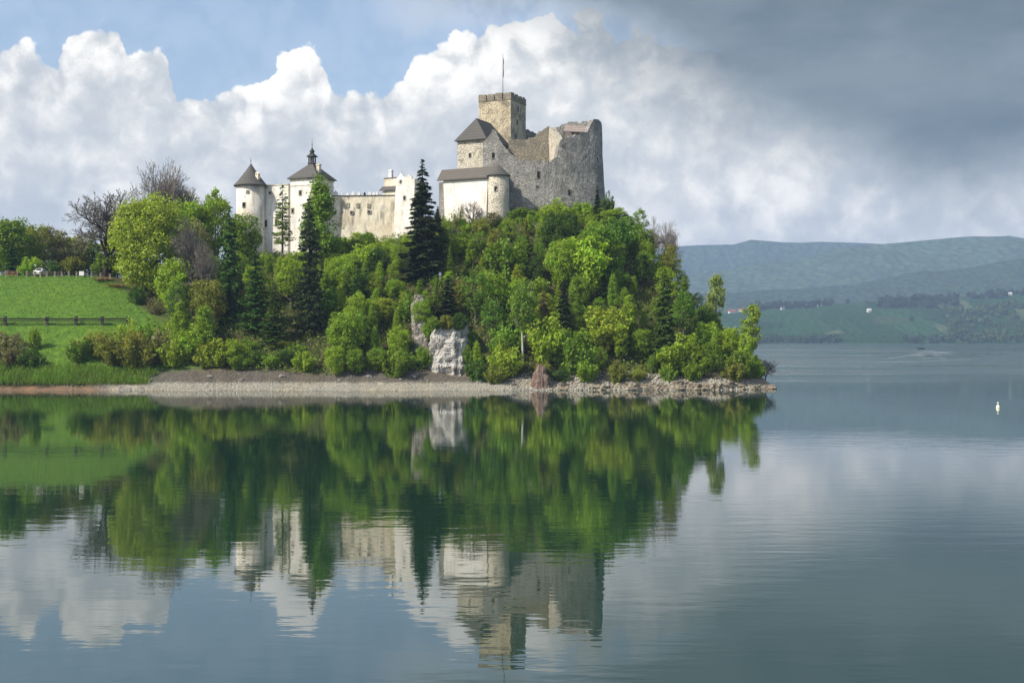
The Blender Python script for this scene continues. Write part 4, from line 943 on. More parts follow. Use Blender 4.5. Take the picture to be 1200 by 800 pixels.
n1 = t.noise(t.vm('MULTIPLY', P, (.6, .6, 4.5)), .9, 5, .65, .4); n2 = t.noise(P, 1.8, 5, .7)
c_ = t.mix(t.smooth(n1, .35, .65), (.19, .155, .11, 1), (.41, .36, .275, 1)); c_ = t.mix(t.m('MULTIPLY', t.smooth(n2, .50, .66), .65), c_, (.10, .08, .06, 1))
t.put(b.inputs['Base Color'], c_); b.inputs['Roughness'].default_value = .95; bump(t, b, t.m('ADD', n1, n2), 1.0, .35); M['ledge'] = m
m, t, b, o = material('red_brown_rock'); P = pos(t)
n1 = t.noise(t.vm('MULTIPLY', P, (1.5, 1.5, .5)), 1.2, 5, .7)
t.put(b.inputs['Base Color'], t.mix(t.smooth(n1, .38, .65), (.13, .082, .065, 1), (.27, .20, .155, 1))); b.inputs['Roughness'].default_value = .95; bump(t, b, n1, 1.0, .4); M['red_rock'] = m
crag('limestone_crag', 'pale white limestone crag rising from the gravel beach', 188.6, [(452, 500, 550), (444, 501, 550), (436, 501, 550), (424, 500, 549), (410, 501, 548), (396, 502, 547), (388, 504, 547), (382, 508, 546), (377, 513, 545), (374, 520, 540)], 10.5, 1, M['limestone'], 1.15, .22)
crag('limestone_crag', 'smaller greyish crag half hidden in shrubs, up left of the pale white crag', 193.5, [(412, 482, 506), (394, 482, 503), (384, 481, 501), (372, 479, 499), (360, 478, 497), (350, 480, 494), (344, 484, 490)], 7.0, 5, M['limestone_grey'], .7, .5)
crag('shore_rock', 'reddish brown pointed rock standing at the waterline', 181.0, [(468, 617, 651), (458, 620, 648), (448, 623, 645), (438, 626, 642), (431, 629, 640), (428, 631, 637)], 4.0, 9, M['red_rock'], .45, .2)
# rocky ledge along the right-hand shore: separate slabs
i_ = 0
px = 596.0
lrng = random.Random(12)
while px < 902:
    wpx = lrng.uniform(7, 26); d = lrng.uniform(-.3, .9) + DMf(181.0 if px < 845 else np.interp(px, [845, 870, 890, 908], [181.5, 183.5, 186.5, 190])); pm = px + wpx / 2
    top = float(np.interp(pm, [596, 640, 700, 760, 850, 895, 908], [.8, .9, 1.0, 1.25, 1.4, 1.1, .5])) * lrng.uniform(.55, 1.25)
    w_ = wpx * d / F; x = Xof(pm, d); r = thing('shore_slab', 'tan layered rock slab in the ledge along the wooded right shore', 'rock', (x, d, -.5), 0, 'rock slabs of the shore ledge')
    rings = []; hh = top + .6
    for k in range(13):
        f = k / 12; ring = []; step_ = .25 * math.floor(f * 4)
        for q in range(26):
            a = 2 * math.pi * q / 26; ex = math.copysign(abs(math.cos(a)) ** .75, math.cos(a)); ey = math.copysign(abs(math.sin(a)) ** .75, math.sin(a)); v = Vector((x + ex * w_ * .60 * (1 - .12 * f), d + 1.4 + ey * 1.7 * (1 - .3 * step_) + .9 * f, -.6 + hh * f))
            nn = mnoise.fractal((v.x * .9, v.y * .9, v.z * 2.2 + i_), .8, 2, 5); ring.append(v + Vector((ex, ey, .5)) * nn * .48)
        rings.append(ring)
    MB().loft(rings).build('slab', M['ledge'], r)
    px += wpx * lrng.uniform(.70, 1.15); i_ += 1

# ------------------------------------------------------------------ stuff: gravel, grass, undergrowth
def ground_v(px, d): return np.array([float(ground(a, b_)) for a, b_ in zip(px, d)])
def gravel(n, seed):
    rng = np.random.default_rng(seed); px = rng.uniform(60, 905, n); d = DM(rng.uniform(179.4, 188.8, n))
    keep = (px > 165) | (rng.uniform(0, 1, n) < .35); px, d = px[keep], d[keep]; z = ground_v(px, d); k = z > -.1; px, d, z = px[k], d[k], z[k]; n = len(px)
    oc = np.array([(1, 0, 0), (0, 1, 0), (-1, 0, 0), (0, -1, 0), (0, 0, .7), (0, 0, -.7)], float)
    sz = (.05 + (.13 + .22 * np.clip((px - 590) / 40, 0, 1))[:, None, None] * rng.uniform(0, 1, (n, 1, 1)) ** 3); rot = rng.uniform(0, 6.28, n); ca, sa = np.cos(rot), np.sin(rot)
    v = oc[None] * sz * rng.uniform(.7, 1.4, (n, 6, 1)); v2 = np.stack([v[..., 0] * ca[:, None] - v[..., 1] * sa[:, None], v[..., 0] * sa[:, None] + v[..., 1] * ca[:, None], v[..., 2]], -1)
    v2 += np.stack([(px - 600) * d / F, d, z + .02], -1)[:, None]
    f = np.array([(0, 1, 4), (1, 2, 4), (2, 3, 4), (3, 0, 4), (1, 0, 5), (2, 1, 5), (3, 2, 5), (0, 3, 5)]); fa = (f[None] + (np.arange(n) * 6)[:, None, None]).reshape(-1, 3)
    me = bpy.data.meshes.new('gravel'); me.vertices.add(n * 6); me.vertices.foreach_set('co', v2.astype(np.float32).ravel()); me.loops.add(len(fa) * 3); me.loops.foreach_set('vertex_index', fa.astype(np.int32).ravel())
    me.polygons.add(len(fa)); me.polygons.foreach_set('loop_start', np.arange(0, len(fa) * 3, 3, dtype=np.int32))
    tone = np.where((z > 1.15 + .15 * rng.normal(size=n)) & (px < 600), 0.28, 1.0) * rng.uniform(.45, 1.15, n) * np.where(px > 600, .7, 1.0) * np.where(px < 170, .6, 1)
    a = me.attributes.new('tint', 'FLOAT', 'FACE'); a.data.foreach_set('value', np.repeat(tone, 8).astype(np.float32)); me.update(calc_edges=True)
    m, t, b, o = material('gravel_stone'); at_ = t.n('ShaderNodeAttribute', attribute_name='tint')
    t.put(b.inputs['Base Color'], t.mix(at_.outputs['Fac'], (.085, .074, .060, 1), (.44, .42, .345, 1))); b.inputs['Roughness'].default_value = .95
    tag(link_mesh('gravel', me, None, m), kind='stuff')
gravel(30000, 4)
def blades(name, n, px0, px1, d0, d1, h0, h1, wd, col, seed, cond=None, lift=0.0):
    rng = np.random.default_rng(seed); px = rng.uniform(px0, px1, n); d = rng.uniform(d0, d1, n)
    if cond is not None: k = cond(px, d, rng); px, d = px[k], d[k]
    d = DM(d); z = ground_v(px, d); k = z > .75; px, d, z = px[k], d[k], z[k]; n = len(px); x = (px - 600) * d / F
    pat = np.array([mnoise.noise((a * .35, b_ * .35, 4)) for a, b_ in zip(x, d)])
    hh = rng.uniform(h0, h1, n) * (1 + .6 * pat); lean = rng.normal(size=(n, 2)) * .35; a = rng.uniform(0, 6.28, n)
    w_ = np.stack([lean[:, 0] * hh * .5, lean[:, 1] * hh * .5, hh * .5], -1); u = np.stack([np.cos(a) * wd, np.sin(a) * wd, np.zeros(n)], -1)
    cen = np.stack([x, d, z + lift * rng.uniform(0, 1, n)], -1) + w_ * .9
    tint = np.clip(.45 + .6 * pat + .35 * rng.normal(size=n), 0, 1)
    o = link_mesh(name, quads_mesh(name, cen, u, w_, tint, M['blade'])); o.color = col + (1,); return tag(o, kind='stuff')
bank = lambda px, d, rng: (px < 176 - 6 * rng.uniform(0, 1, len(px))) | (d > 188)
blades('tall_grass', 20000, -260, 182, 181.4, 189.5, .6, 1.4, .05, (.165, .265, .030), 1, bank)
blades('grass', 26000, -300, 215, 189, 238, .14, .34, .06, (.118, .225, .022), 2, lambda px, d, rng: d < np.interp(px, [0, 120, 150, 180, 220], [245, 238, 228, 214, 202]) + 3 * rng.normal(size=len(px)))
def undergrowth(n, seed):
    rng = np.random.default_rng(seed); px = rng.uniform(180, 902, n); d = rng.uniform(188, 262, n)
    k = (d > np.interp(px, [180, 220, 260, 300], [215, 203, 192, 188])) & ~((px > 497) & (px < 550) & (d < 199)); px, d = px[k], DM(d[k]); z = ground_v(px, d); k = z > 1.6; px, d, z = px[k], d[k], z[k]; n = len(px); x = (px - 600) * d / F
    pat = np.array([mnoise.noise((a * .22, b_ * .22, 7)) for a, b_ in zip(x, d)])
    hgt = .15 + (1.1 + .9 * pat) * rng.uniform(0, 1, n) ** 1.5; v = rng.normal(size=(n, 3)) + np.array([0, -.4, 1.0]); u, w_ = leaf_quads(rng, None if False else np.zeros((n, 3)), v, .20, .65)
    o = link_mesh('undergrowth', quads_mesh('undergrowth', np.stack([x, d, z + hgt], -1), u, w_, np.clip(.45 + .7 * pat + .25 * rng.normal(size=n), 0, 1), M['leaf'])); o.color = (.165, .235, .032, 1); tag(o, kind='stuff')
undergrowth(90000, 6)

# ------------------------------------------------------------------ the plants the photograph singles out
P_ = plant
# beyond the meadow, at left
P_('broad', 12, 252, 250, wpx=62, col='mid', label='broad dark-green tree at the left edge, behind the upper meadow fence')
P_('spruce', 14, 246, 279, wpx=26, col='sprucegreen', name='conifer', label='dark conifer in front of the broad tree at the left edge')
P_('airy', 46, 256, 262, wpx=40, col='olive', label='greyish olive tree behind the white car')
P_('airy', 70, 258, 268, wpx=36, col='grey', label='thin pale grey-green tree left of the big leafless oak')
P_('airy', 92, 262, 276, wpx=36, col='olive', label='low olive tree partly behind the leafless oak', var=1)
P_('shrub', 38, 243, 298, wpx=32, col='spring', name='shrub', cat='shrub', label='round spring-green shrub just behind the upper fence, left of the white car')
P_('shrub', 62, 243, 304, wpx=22, col='dark', name='shrub', cat='shrub', label='dark green shrub behind the upper fence, right of the white car')
P_('shrub', 85, 246, 300, wpx=34, col='olive', name='shrub', cat='shrub', label='olive shrub behind the fence beneath the leafless oak')
P_('shrub', 128, 248, 292, wpx=40, col='mid', name='shrub', cat='shrub', label='green shrub behind the trunk of the leafless oak')
P_('oak_bare', 122, 244, 229, wpx=104, col='brown', name='oak_tree', label='big spreading leafless oak at the top of the meadow')
P_('tree_bare', 181, 262, 196, wpx=80, col='brown', name='bare_tree', label='tall leafless tree rising behind the large yellow-green tree', var=0)
P_('tree_bare', 216, 264, 199, wpx=66, col='brown', name='bare_tree', label='leafless tree right of its taller bare neighbour on the skyline', var=1)
P_('big', 178, 226, 229, wpx=92, col='yellow', name='lime_tree', label='large rounded yellow-green tree at the right end of the meadow', var=0)
P_('broad', 222, 240, 226, wpx=52, col='spring', label='spring-green tree on the skyline right of the large yellow-green tree')
P_('broad', 252, 244, 222, wpx=46, col='spring', label='light green tree whose top stands just left of the round tower')
P_('broad', 285, 240, 248, wpx=44, col='mid', label='mid-green tree in front of the foot of the round tower')
P_('airy', 232, 220, 252, wpx=36, col='grey', label='half-leafless greyish tree between the yellow-green tree and the conifer', var=0)
P_('tree_thin', 224, 214, 258, wpx=46, col='brown', name='bare_tree', label='slender leafless grey tree in the wood right of the meadow', var=1)
P_('tree_thin', 241, 210, 284, wpx=40, col='brown', name='bare_tree', label='small leafless tree low in the wood, left of the green conifers', var=0)
P_('column', 269, 209, 243, wpx=36, col='sprucegreen', name='conifer', label='deep green narrow conifer left of the twin larch')
P_('larch', 300, 203, 283, wpx=48, col='sprucegreen', name='larch_tree', label='soft green larch below the white wall by the round tower')
P_('larch', 322, 199, 330, wpx=40, col='dark', name='larch_tree', label='lower dark green larch right of the soft green larch', var=1)
P_('slim', 331, 236, 215, wpx=28, col='mid', name='pine_tree', label='slim see-through pine standing against the white wall beside the lantern tower')
P_('pointed', 374, 230, 202, wpx=64, col='mid', name='leafy_tree', label='tall green tree covering the right half of the lantern tower')
P_('column', 363, 203, 233, wpx=40, col='spruce', name='spruce_tree', label='blackish columnar spruce in front of the lantern tower')
P_('spruce', 495, 216, 184, wpx=58, col='spruce', name='spruce_tree', label='tallest dark spruce, beside the white gable tower', var=0)
P_('spruce', 513, 230, 240, wpx=22, col='spruce', name='spruce_tree', label='smaller dark spruce close behind the tallest spruce', var=1)
P_('thinshrub', 538, 235, 236, wpx=20, col='olive', name='shrub', cat='shrub', label='small olive shrub growing against the bright white wall')
P_('bush_bare', 553, 236, 236, wpx=26, col='brown', name='bare_shrub', cat='shrub', label='leafless shrub against the bright white wall, left of the turret')
P_('airy', 578, 232, 246, wpx=28, col='grey', name='shrub', cat='shrub', label='thin grey-green shrub in front of the turret foot')
P_('shrub', 612, 236, 243, wpx=36, col='mid', name='shrub', cat='shrub', label='green shrub at the foot of the broken wall, right of the turret')
P_('shrub', 650, 236, 233, wpx=40, col='spring', name='shrub', cat='shrub', label='bright shrub at the foot of the broken wall below its windows')
P_('shrub', 683, 238, 236, wpx=34, col='spring', name='shrub', cat='shrub', label='spring-green shrub under the right end of the broken wall')
P_('thinshrub', 637, 228, 258, wpx=30, col='blossom', name='blossom_tree', label='pale pink blossoming tree below the broken wall')
P_('spruce', 700, 230, 216, wpx=18, col='spruce', name='spruce_tree', label='thin dark spruce against the right end of the broken wall', var=2)
P_('shrub', 712, 246, 224, wpx=18, col='dark', name='shrub', cat='shrub', label='dark shrub on the skyline right of the broken wall')
P_('broad', 722, 240, 243, wpx=34, col='spring', label='light green tree on the crest right of the broken wall')
P_('airy', 749, 238, 243, wpx=28, col='mid', label='thin see-through tree on the right skyline of the hill')
P_('tree_bare', 776, 230, 258, wpx=38, col='brown', name='bare_tree', label='leafless grey tree on the right skyline of the hill', var=0)
P_('airy', 785, 226, 280, wpx=30, col='olive', label='sparse olive tree just below the leafless skyline tree', var=2)
P_('chestnut', 690, 210, 274, wpx=52, col='lime', name='chestnut_tree', label='brightest lime-green rounded tree in the middle of the wooded slope')
P_('spruce', 584, 203, 303, wpx=28, col='spruce', name='spruce_tree', label='dark spruce in mid slope below the turret', var=1)
P_('spruce', 525, 200, 322, wpx=40, col='spruce', name='spruce_tree', label='dark spruce directly above the white limestone crag', var=2)
P_('birch', 612, 190.5, 317, wpx=38, col='mid', name='birch_tree', label='green birch showing its white trunk on the lower slope')
P_('spruce', 637, 193, 335, wpx=30, col='brown', name='spruce_tree', label='brownish spruce right of the white-trunked birch', var=0)
P_('spruce', 661, 194, 325, wpx=34, col='spruce', name='spruce_tree', label='dark spruce right of the brownish spruce on the lower slope', var=1)
P_('spruce', 627, 212, 296, wpx=22, col='spruce', name='spruce_tree', label='small dark spruce left of the lime-green tree, up the slope', var=2)
P_('spruce', 779, 192, 313, wpx=42, col='dark', name='spruce_tree', label='big dark spruce on the right flank of the hill', var=0)
P_('spruce', 706, 208, 318, wpx=26, col='dark', name='spruce_tree', label='dark spruce at the right foot of the lime-green tree', var=1)
P_('poplar', 839, 212, 316, wpx=24, col='pale', name='poplar_tree', label='slender pale green tree standing against the distant hills', var=0)
P_('poplar', 880, 200, 348, wpx=24, col='spring', name='poplar_tree', label='slender light green tree nearest the tip of the peninsula', var=1)
P_('shrub', 874, 198, 384, wpx=26, col='spring', name='shrub', cat='shrub', label='bright shrub under the slender tree at the tip')
P_('bush_bare', 897, 204, 422, wpx=22, col='brown', name='bare_shrub', cat='shrub', label='leafless twiggy shrub at the very tip of the peninsula')
P_('shrub', 592, 188, 398, wpx=48, col='yellow', name='shrub', cat='shrub', label='large yellow-green shrub on the shore right of the white crag')
P_('thinshrub', 722, 186, 434, wpx=40, col='silver', name='shrub', cat='shrub', label='greyish shrub overhanging the shore ledge')
P_('thinshrub', 838, 188, 436, wpx=36, col='silver', name='shrub', cat='shrub', label='grey twiggy shrub above the ledge near the tip')
# the meadow and the left bank
P_('shrub', 41, 196, 379, wpx=15, h=None, col='spring', name='conifer_bush', cat='shrub', label='small cone-shaped bright bush alone on the grass below the dark fence')
P_('shrub', 8, 192, 384, wpx=46, col='grey', name='shrub', cat='shrub', label='greyish shrub at the left edge below the dark fence')
P_('thinshrub', 14, 190, 400, wpx=50, col='brown', name='shrub', cat='shrub', label='brown leafless-looking shrub at the left edge of the bank')
P_('shrub', 36, 189, 405, wpx=32, col='dark', name='shrub', cat='shrub', label='low dark green shrub on the left bank, right of the brown one')
for i, (px, d, yt, w_, c_) in enumerate(((95, 192, 393, 36, 'mid'), (112, 194, 384, 44, 'olive'), (135, 192, 388, 46, 'olive'), (160, 191, 386, 48, 'olive'), (185, 194, 382, 44, 'grey'), (205, 192, 390, 46, 'yellow'), (228, 194, 380, 50, 'spring'), (250, 191, 392, 46, 'yellow'), (272, 192, 396, 44, 'spring'), (150, 197, 372, 34, 'spring'), (175, 199, 372, 36, 'mid'), (212, 201, 366, 44, 'spring'), (240, 203, 372, 40, 'mid'))):
    P_('shrub', px, d, yt, wpx=w_, col=c_, name='shrub', cat='shrub', label='leafy willow-like shrub in the thicket between the dark fence and the beach', group='shrubs of the bank thicket')
P_('thinshrub', 121, 232, 331, wpx=34, col='rust', name='shrub', cat='shrub', label='rust-brown shrub at the upper right corner of the meadow')
P_('thinshrub', 135, 228, 338, wpx=30, col='rust', name='shrub', cat='shrub', label='rust-tinted shrub at the foot of the yellow-green tree')
P_('shrub', 160, 219, 335, wpx=26, col='dark', name='shrub', cat='shrub', label='dark round shrub at the foot of the large yellow-green tree')
P_('thinshrub', 184, 214, 346, wpx=32, col='brown', name='shrub', cat='shrub', label='brownish shrub at the lower right of the yellow-green tree')

# ------------------------------------------------------------------ the rest of the wooded slope
placed = []
def fill(n, pxr, dr, mix, zone, dmin, hr, seed, kinds=('broad', 'shrub', 'airy'), ylim=None, cap=None):
    r_ = random.Random(seed); tries = 0; k = 0
    while k < n and tries < n * 40:
        tries += 1; px = r_.uniform(*pxr); d = r_.uniform(*dr); x = Xof(px, DMf(d))
        if any((x - a) ** 2 + (DMf(d) - b_) ** 2 < dmin * dmin for a, b_ in placed): continue
        if 598 < px < 626 and d < 197: continue
        if 494 < px < 553 and d < 200: continue
        if 472 < px < 503 and d < 198: continue
        if px > 245 and px < 345 and d < 212 or 344 < px < 388 and d < 208: continue
        z = float(ground(px, DMf(d)))
        if z < (1.0 if seed == 6 else 1.7): continue
        h = r_.uniform(*hr); yl = float(np.interp(px, [130, 200, 340, 390, 430, 470, 510, 560, 600, 640, 700, 740, 760, 800, 830, 860, 890, 905], [300, 285, 292, 276, 268, 278, 256, 252, 250, 244, 243, 250, 272, 314, 354, 386, 420, 446]))
        yl = max(yl, 318) if 466 < px < 524 and d < 218 else yl
        hm = Zof(yl + r_.uniform(0, 8), DMf(d)) - z
        if hm < 1.3: continue
        h = min(h, hm); c_ = r_.choice(mix); kd = r_.choice(kinds)
        if h < 3.6 and kd in ('broad', 'airy', 'tallcol', 'pointed', 'poplar'): kd = 'shrub'
        big = {'shrub': 'shrub', 'thinshrub': 'shrub'}.get(kd, 'tree')
        tone = {'spring': 'spring-green', 'yellow': 'yellow-green', 'mid': 'mid-green', 'olive': 'olive', 'dark': 'dark green', 'grey': 'grey-green', 'brown': 'brownish', 'blue': 'bluish green', 'spruce': 'blackish', 'lime': 'lime-green'}[c_]
        ty = 'spruce' if kd in ('spruce', 'larch') else 'leafy ' + big
        P_(kd, px, d, h=h, w=h * r_.uniform(.62, .98) if kd == 'broad' else h * r_.uniform(.40, .58) if kd in ('tallcol', 'pointed', 'poplar') else (h * r_.uniform(1.0, 1.4) if big == 'shrub' else (h * .36 if ty == 'spruce' else h * .62)), col=c_,
           name='spruce_tree' if ty == 'spruce' else ('shrub' if big == 'shrub' else 'leafy_tree'), cat=big, label='%s %s in the wood %s' % (tone, ty, zone), group='%s %s plants %s' % (tone, ty, zone))
        placed.append((x, DMf(d))); k += 1
G1 = ['spring', 'spring', 'mid', 'mid', 'spring', 'yellow', 'dark', 'blue']; G2 = ['mid', 'mid', 'spring', 'spring', 'spring', 'dark', 'olive', 'mid', 'blue', 'yellow', 'mid']
fill(28, (205, 345), (192, 238), ['mid', 'dark', 'olive', 'mid', 'spring', 'grey', 'spring'], 'left of the lantern tower', 4.0, (6, 11), 1, ('broad', 'pointed', 'airy', 'tallcol', 'airy'))
fill(44, (345, 505), (189, 244), G1, 'below the long cream rampart', 3.8, (4, 9), 2, ('broad', 'pointed', 'airy', 'shrub', 'tallcol', 'broad'))
fill(80, (505, 705), (188, 240), G2, 'below the upper castle', 3.6, (4, 10), 3, ('broad', 'pointed', 'airy', 'airy', 'tallcol', 'spruce', 'shrub'))
fill(60, (705, 900), (187, 246), G2, 'on the right flank of the hill', 3.5, (3.5, 9), 4, ('broad', 'pointed', 'airy', 'airy', 'tallcol', 'shrub'))
fill(18, (345, 500), (186.2, 190.5), ['mid', 'spring', 'olive', 'mid'], 'lining the gravel beach', 3.2, (4, 6), 5, ('shrub', 'shrub', 'broad'))
fill(34, (555, 890), (184.5, 190), ['mid', 'olive', 'dark', 'spring', 'olive'], 'lining the rocky shore ledge', 3.0, (2.5, 4.5), 6, ('shrub',))

fill(34, (505, 720), (224, 246), ['mid', 'spring', 'olive', 'spring', 'grey', 'dark'], 'just under the walls of the upper castle', 2.9, (3, 5.5), 7, ('shrub', 'shrub', 'broad'))
fill(22, (385, 505), (226, 246), ['spring', 'mid', 'spring', 'olive', 'yellow'], 'at the foot of the long cream rampart', 2.9, (3.5, 6), 8, ('shrub', 'broad'))
fill(40, (505, 720), (190, 224), G2, 'halfway up the slope below the upper castle', 2.8, (3.5, 8), 9, ('pointed', 'shrub', 'airy', 'airy', 'poplar'))
fill(24, (350, 500), (192, 226), G1, 'halfway up the slope below the long rampart', 2.8, (3.5, 7.5), 10, ('pointed', 'shrub', 'airy', 'tallcol'))
for i, (px, d, yt, w_, c_) in enumerate(((258, 191, 402, 36, 'spring'), (280, 190, 410, 30, 'mid'), (300, 192, 408, 34, 'dark'), (320, 190.5, 412, 30, 'mid'), (338, 192, 404, 34, 'dark'), (356, 190, 410, 30, 'spring'), (292, 197, 396, 30, 'mid'), (330, 198, 398, 30, 'olive'), (348, 196, 400, 26, 'mid'))):
    P_('shrub', px, d, yt, wpx=w_, col=c_, name='shrub', cat='shrub', label='low leafy shrub between the narrow conifers and the gravel beach', group='shrubs in front of the conifers')
for px, d, h_, c_, lab in ((482, 190, 2.6, 'mid', 'green shrub at the foot of the smaller greyish crag'), (470, 194, 4.0, 'spring', 'spring-green shrub at the left edge of the smaller greyish crag'), (503, 196.5, 3.4, 'mid', 'green shrub between the two crags'), (490, 203, 4.0, 'olive', 'olive shrub on top of the smaller greyish crag')):
    P_('shrub', px, d, h=h_, w=3.4, col=c_, name='shrub', cat='shrub', label=lab)
for px, d, h_, c_, lab in ((509, 191, 2.2, 'mid', 'green shrub on the left top edge of the white crag'), (523, 191.5, 2.4, 'olive', 'olive shrub on the middle top edge of the white crag'), (538, 191, 2.8, 'dark', 'dark shrub on the right top edge of the white crag'), (551, 192, 4.5, 'mid', 'green shrub at the right flank of the white crag'), (495, 191, 4.0, 'mid', 'green shrub at the left foot of the white crag')):
    P_('shrub', px, d, h=h_, w=3.2, col=c_, name='shrub', cat='shrub', label=lab, zb=Zof(385, DMf(d)) if 'top edge' in lab else None)
for i, (px, yt, w_, c_) in enumerate(((-70, 250, 60, 'mid'), (-30, 256, 54, 'olive'), (30, 258, 44, 'olive'), (58, 264, 44, 'grey'), (84, 272, 44, 'olive'), (105, 276, 40, 'mid'), (138, 268, 40, 'olive'), (160, 262, 40, 'mid'), (-5, 262, 40, 'spring'))):
    P_('broad', px, 264 + (i % 3) * 3, yt, wpx=w_, col=c_, label='leafy tree in the belt of trees behind the upper meadow fence', group='tree belt behind the meadow')

br_ = random.Random(21)
for k, (px, d, r_) in enumerate(((246, 186.5, .45), (283, 185.6, .35), (212, 184.6, .3), (330, 186.8, .5), (398, 185.2, .32), (432, 186.4, .4), (470, 185.0, .35), (484, 186.8, .55), (562, 185.4, .5), (578, 184.2, .4), (352, 183.6, .25), (600, 183.8, .6))):
    d = DMf(d); x = Xof(px, d); z = float(ground(px, d)); r = thing('boulder', 'loose rounded boulder lying on the gravel beach', 'rock', (x, d, z), 0, 'boulders on the gravel beach'); rings = []
    for i in range(9):
        ph = -math.pi / 2 + math.pi * i / 8; ring = []
        for j in range(14):
            a = 2 * math.pi * j / 14; v = Vector((math.cos(a) * math.cos(ph), math.sin(a) * math.cos(ph), math.sin(ph) * .65)); n_ = 1 + .45 * mnoise.fractal((v.x * 1.2 + k * 5, v.y * 1.2, v.z * 1.2), .8, 2, 4); ring.append((x + v.x * r_ * n_ * 1.2, d + v.y * r_ * n_, z + .1 * r_ + v.z * r_ * n_))
        rings.append(ring)
    MB().loft(rings).build('stone', M['limestone_grey'], r)

# ------------------------------------------------------------------ fences
def fence(posts, label, ph, pw, rails, mp, mr, capz=0.0, name='wooden_fence', balusters=0):
    posts = [(a, DMf(b_)) for a, b_ in posts]; p0 = posts[0]; base = Vector((Xof(p0[0], p0[1]), p0[1], float(ground(*p0)))); r = thing(name, label, 'fence', base); r_ = random.Random(len(posts)); tops = []
    for px, d in posts:
        z = float(ground(px, d)); x = Xof(px, d); h = ph * r_.uniform(.92, 1.08)
        mb = MB().box((x, d, z - .4), pw, pw, h + .4, r_.uniform(-.1, .1))
        if capz: mb.box((x, d, z + h), pw * 1.25, pw * 1.25, capz, 0)
        mb.build('post', mp, r); tops.append(Vector((x, d, z)))
    for a, b_ in zip(tops, tops[1:]):
        if (b_ - a).length > 12: continue
        for hz_, th, dp in rails:
            u = (b_ - a).normalized(); nrm = Vector((u.y, -u.x, 0)).normalized() * (pw * .5 + dp * .5 - .02); nrm = nrm if nrm.y < 0 else -nrm; q = []
            e0, e1 = a - u * .1 + nrm, b_ + u * .1 + nrm; j0, j1 = r_.uniform(-.03, .03), r_.uniform(-.03, .03); nn = nrm.normalized() * dp * .5
            MB().loft([[tuple(e0 - nn + Vector((0, 0, hz_ - th / 2 + j0))), tuple(e0 + nn + Vector((0, 0, hz_ - th / 2 + j0))), tuple(e0 + nn + Vector((0, 0, hz_ + th / 2 + j0))), tuple(e0 - nn + Vector((0, 0, hz_ + th / 2 + j0)))],
                       [tuple(e1 - nn + Vector((0, 0, hz_ - th / 2 + j1))), tuple(e1 + nn + Vector((0, 0, hz_ - th / 2 + j1))), tuple(e1 + nn + Vector((0, 0, hz_ + th / 2 + j1))), tuple(e1 - nn + Vector((0, 0, hz_ + th / 2 + j1)))]]).build('rail', mr, r)
    return r
def level_d(px, y):
    ds = np.linspace(196, 235, 400); ys = YH - (ground(np.full(400, float(px)), ds) - CAMH) * F / ds
    return float(180 + (ds[np.argmin(np.abs(ys - y))] - 196) * 70 / 54)
fence([(p_, level_d(p_, 381.0)) for p_ in (-36, 6, 55, 89, 120, 150)], 'dark wooden fence of stout posts and wide rails across the lower meadow', 1.55, .45, ((.35, .10, .08), (.80, .16, .08), (1.15, .26, .08)), M['wood_grey'], M['wood_dark'], .12)
U = lambda l: [(p_, 236.0 - p_ * .01) for p_ in l]
fence(U([-48, -36, -24, -12, -2, 6.5]), 'grey wooden fence running out of the picture along the top of the meadow', 1.25, .28, ((.45, .10, .06), (.95, .12, .06)), M['wood_pale'], M['wood_grey'])
fence(U([8.5, 14.5, 20.5]), 'reddish brown timber barrier in the fence at the top left of the meadow', 1.2, .22, ((.40, .16, .07), (.75, .16, .07), (1.05, .14, .07)), M['wood_pale'], M['wood_red'])
fence(U([31.5, 41, 47.5, 55, 64.5, 72.5]), 'pale wooden post-and-rail fence in front of the white car', 1.15, .32, ((.50, .10, .06), (.92, .13, .06)), M['wood_pale'], M['wood_grey'])
fence(U([81, 90, 99.5, 107.5, 118, 129]), 'grey post-and-rail fence below the leafless oak', 1.1, .34, ((.45, .10, .06), (.90, .13, .06)), M['wood_pale'], M['wood_dark'])
# white board hung on the fence
x, d = Xof(95.5, 237.8), 237.8; z = float(ground(95.5, 237.8)); r = thing('notice_board', 'plain white square board standing at the fence below the leafless oak', 'sign', (x, d, z))
MB().box((x, d, z + .35), .95, .06, .85).build('panel', M['white'], r)
MB().box((x - .36, d + .07, z - .3), .09, .07, 1.45).build('leg', M['wood_grey'], r); MB().box((x + .36, d + .07, z - .3), .09, .07, 1.45).build('leg', M['wood_grey'], r)
# plain timber lying along the fence foot
x, d = Xof(122, 237.0), 237.0; z = float(ground(122, 237.0)); MB().tube([(x - 1.6, d, z + .10), (x + 1.6, d - .2, z + .14)], [.14, .12], 8).build('log', M['wood_pale']); tag(C.objects['log'], 'pale log lying on the grass by the fence under the leafless oak', 'log', None, 'thing')
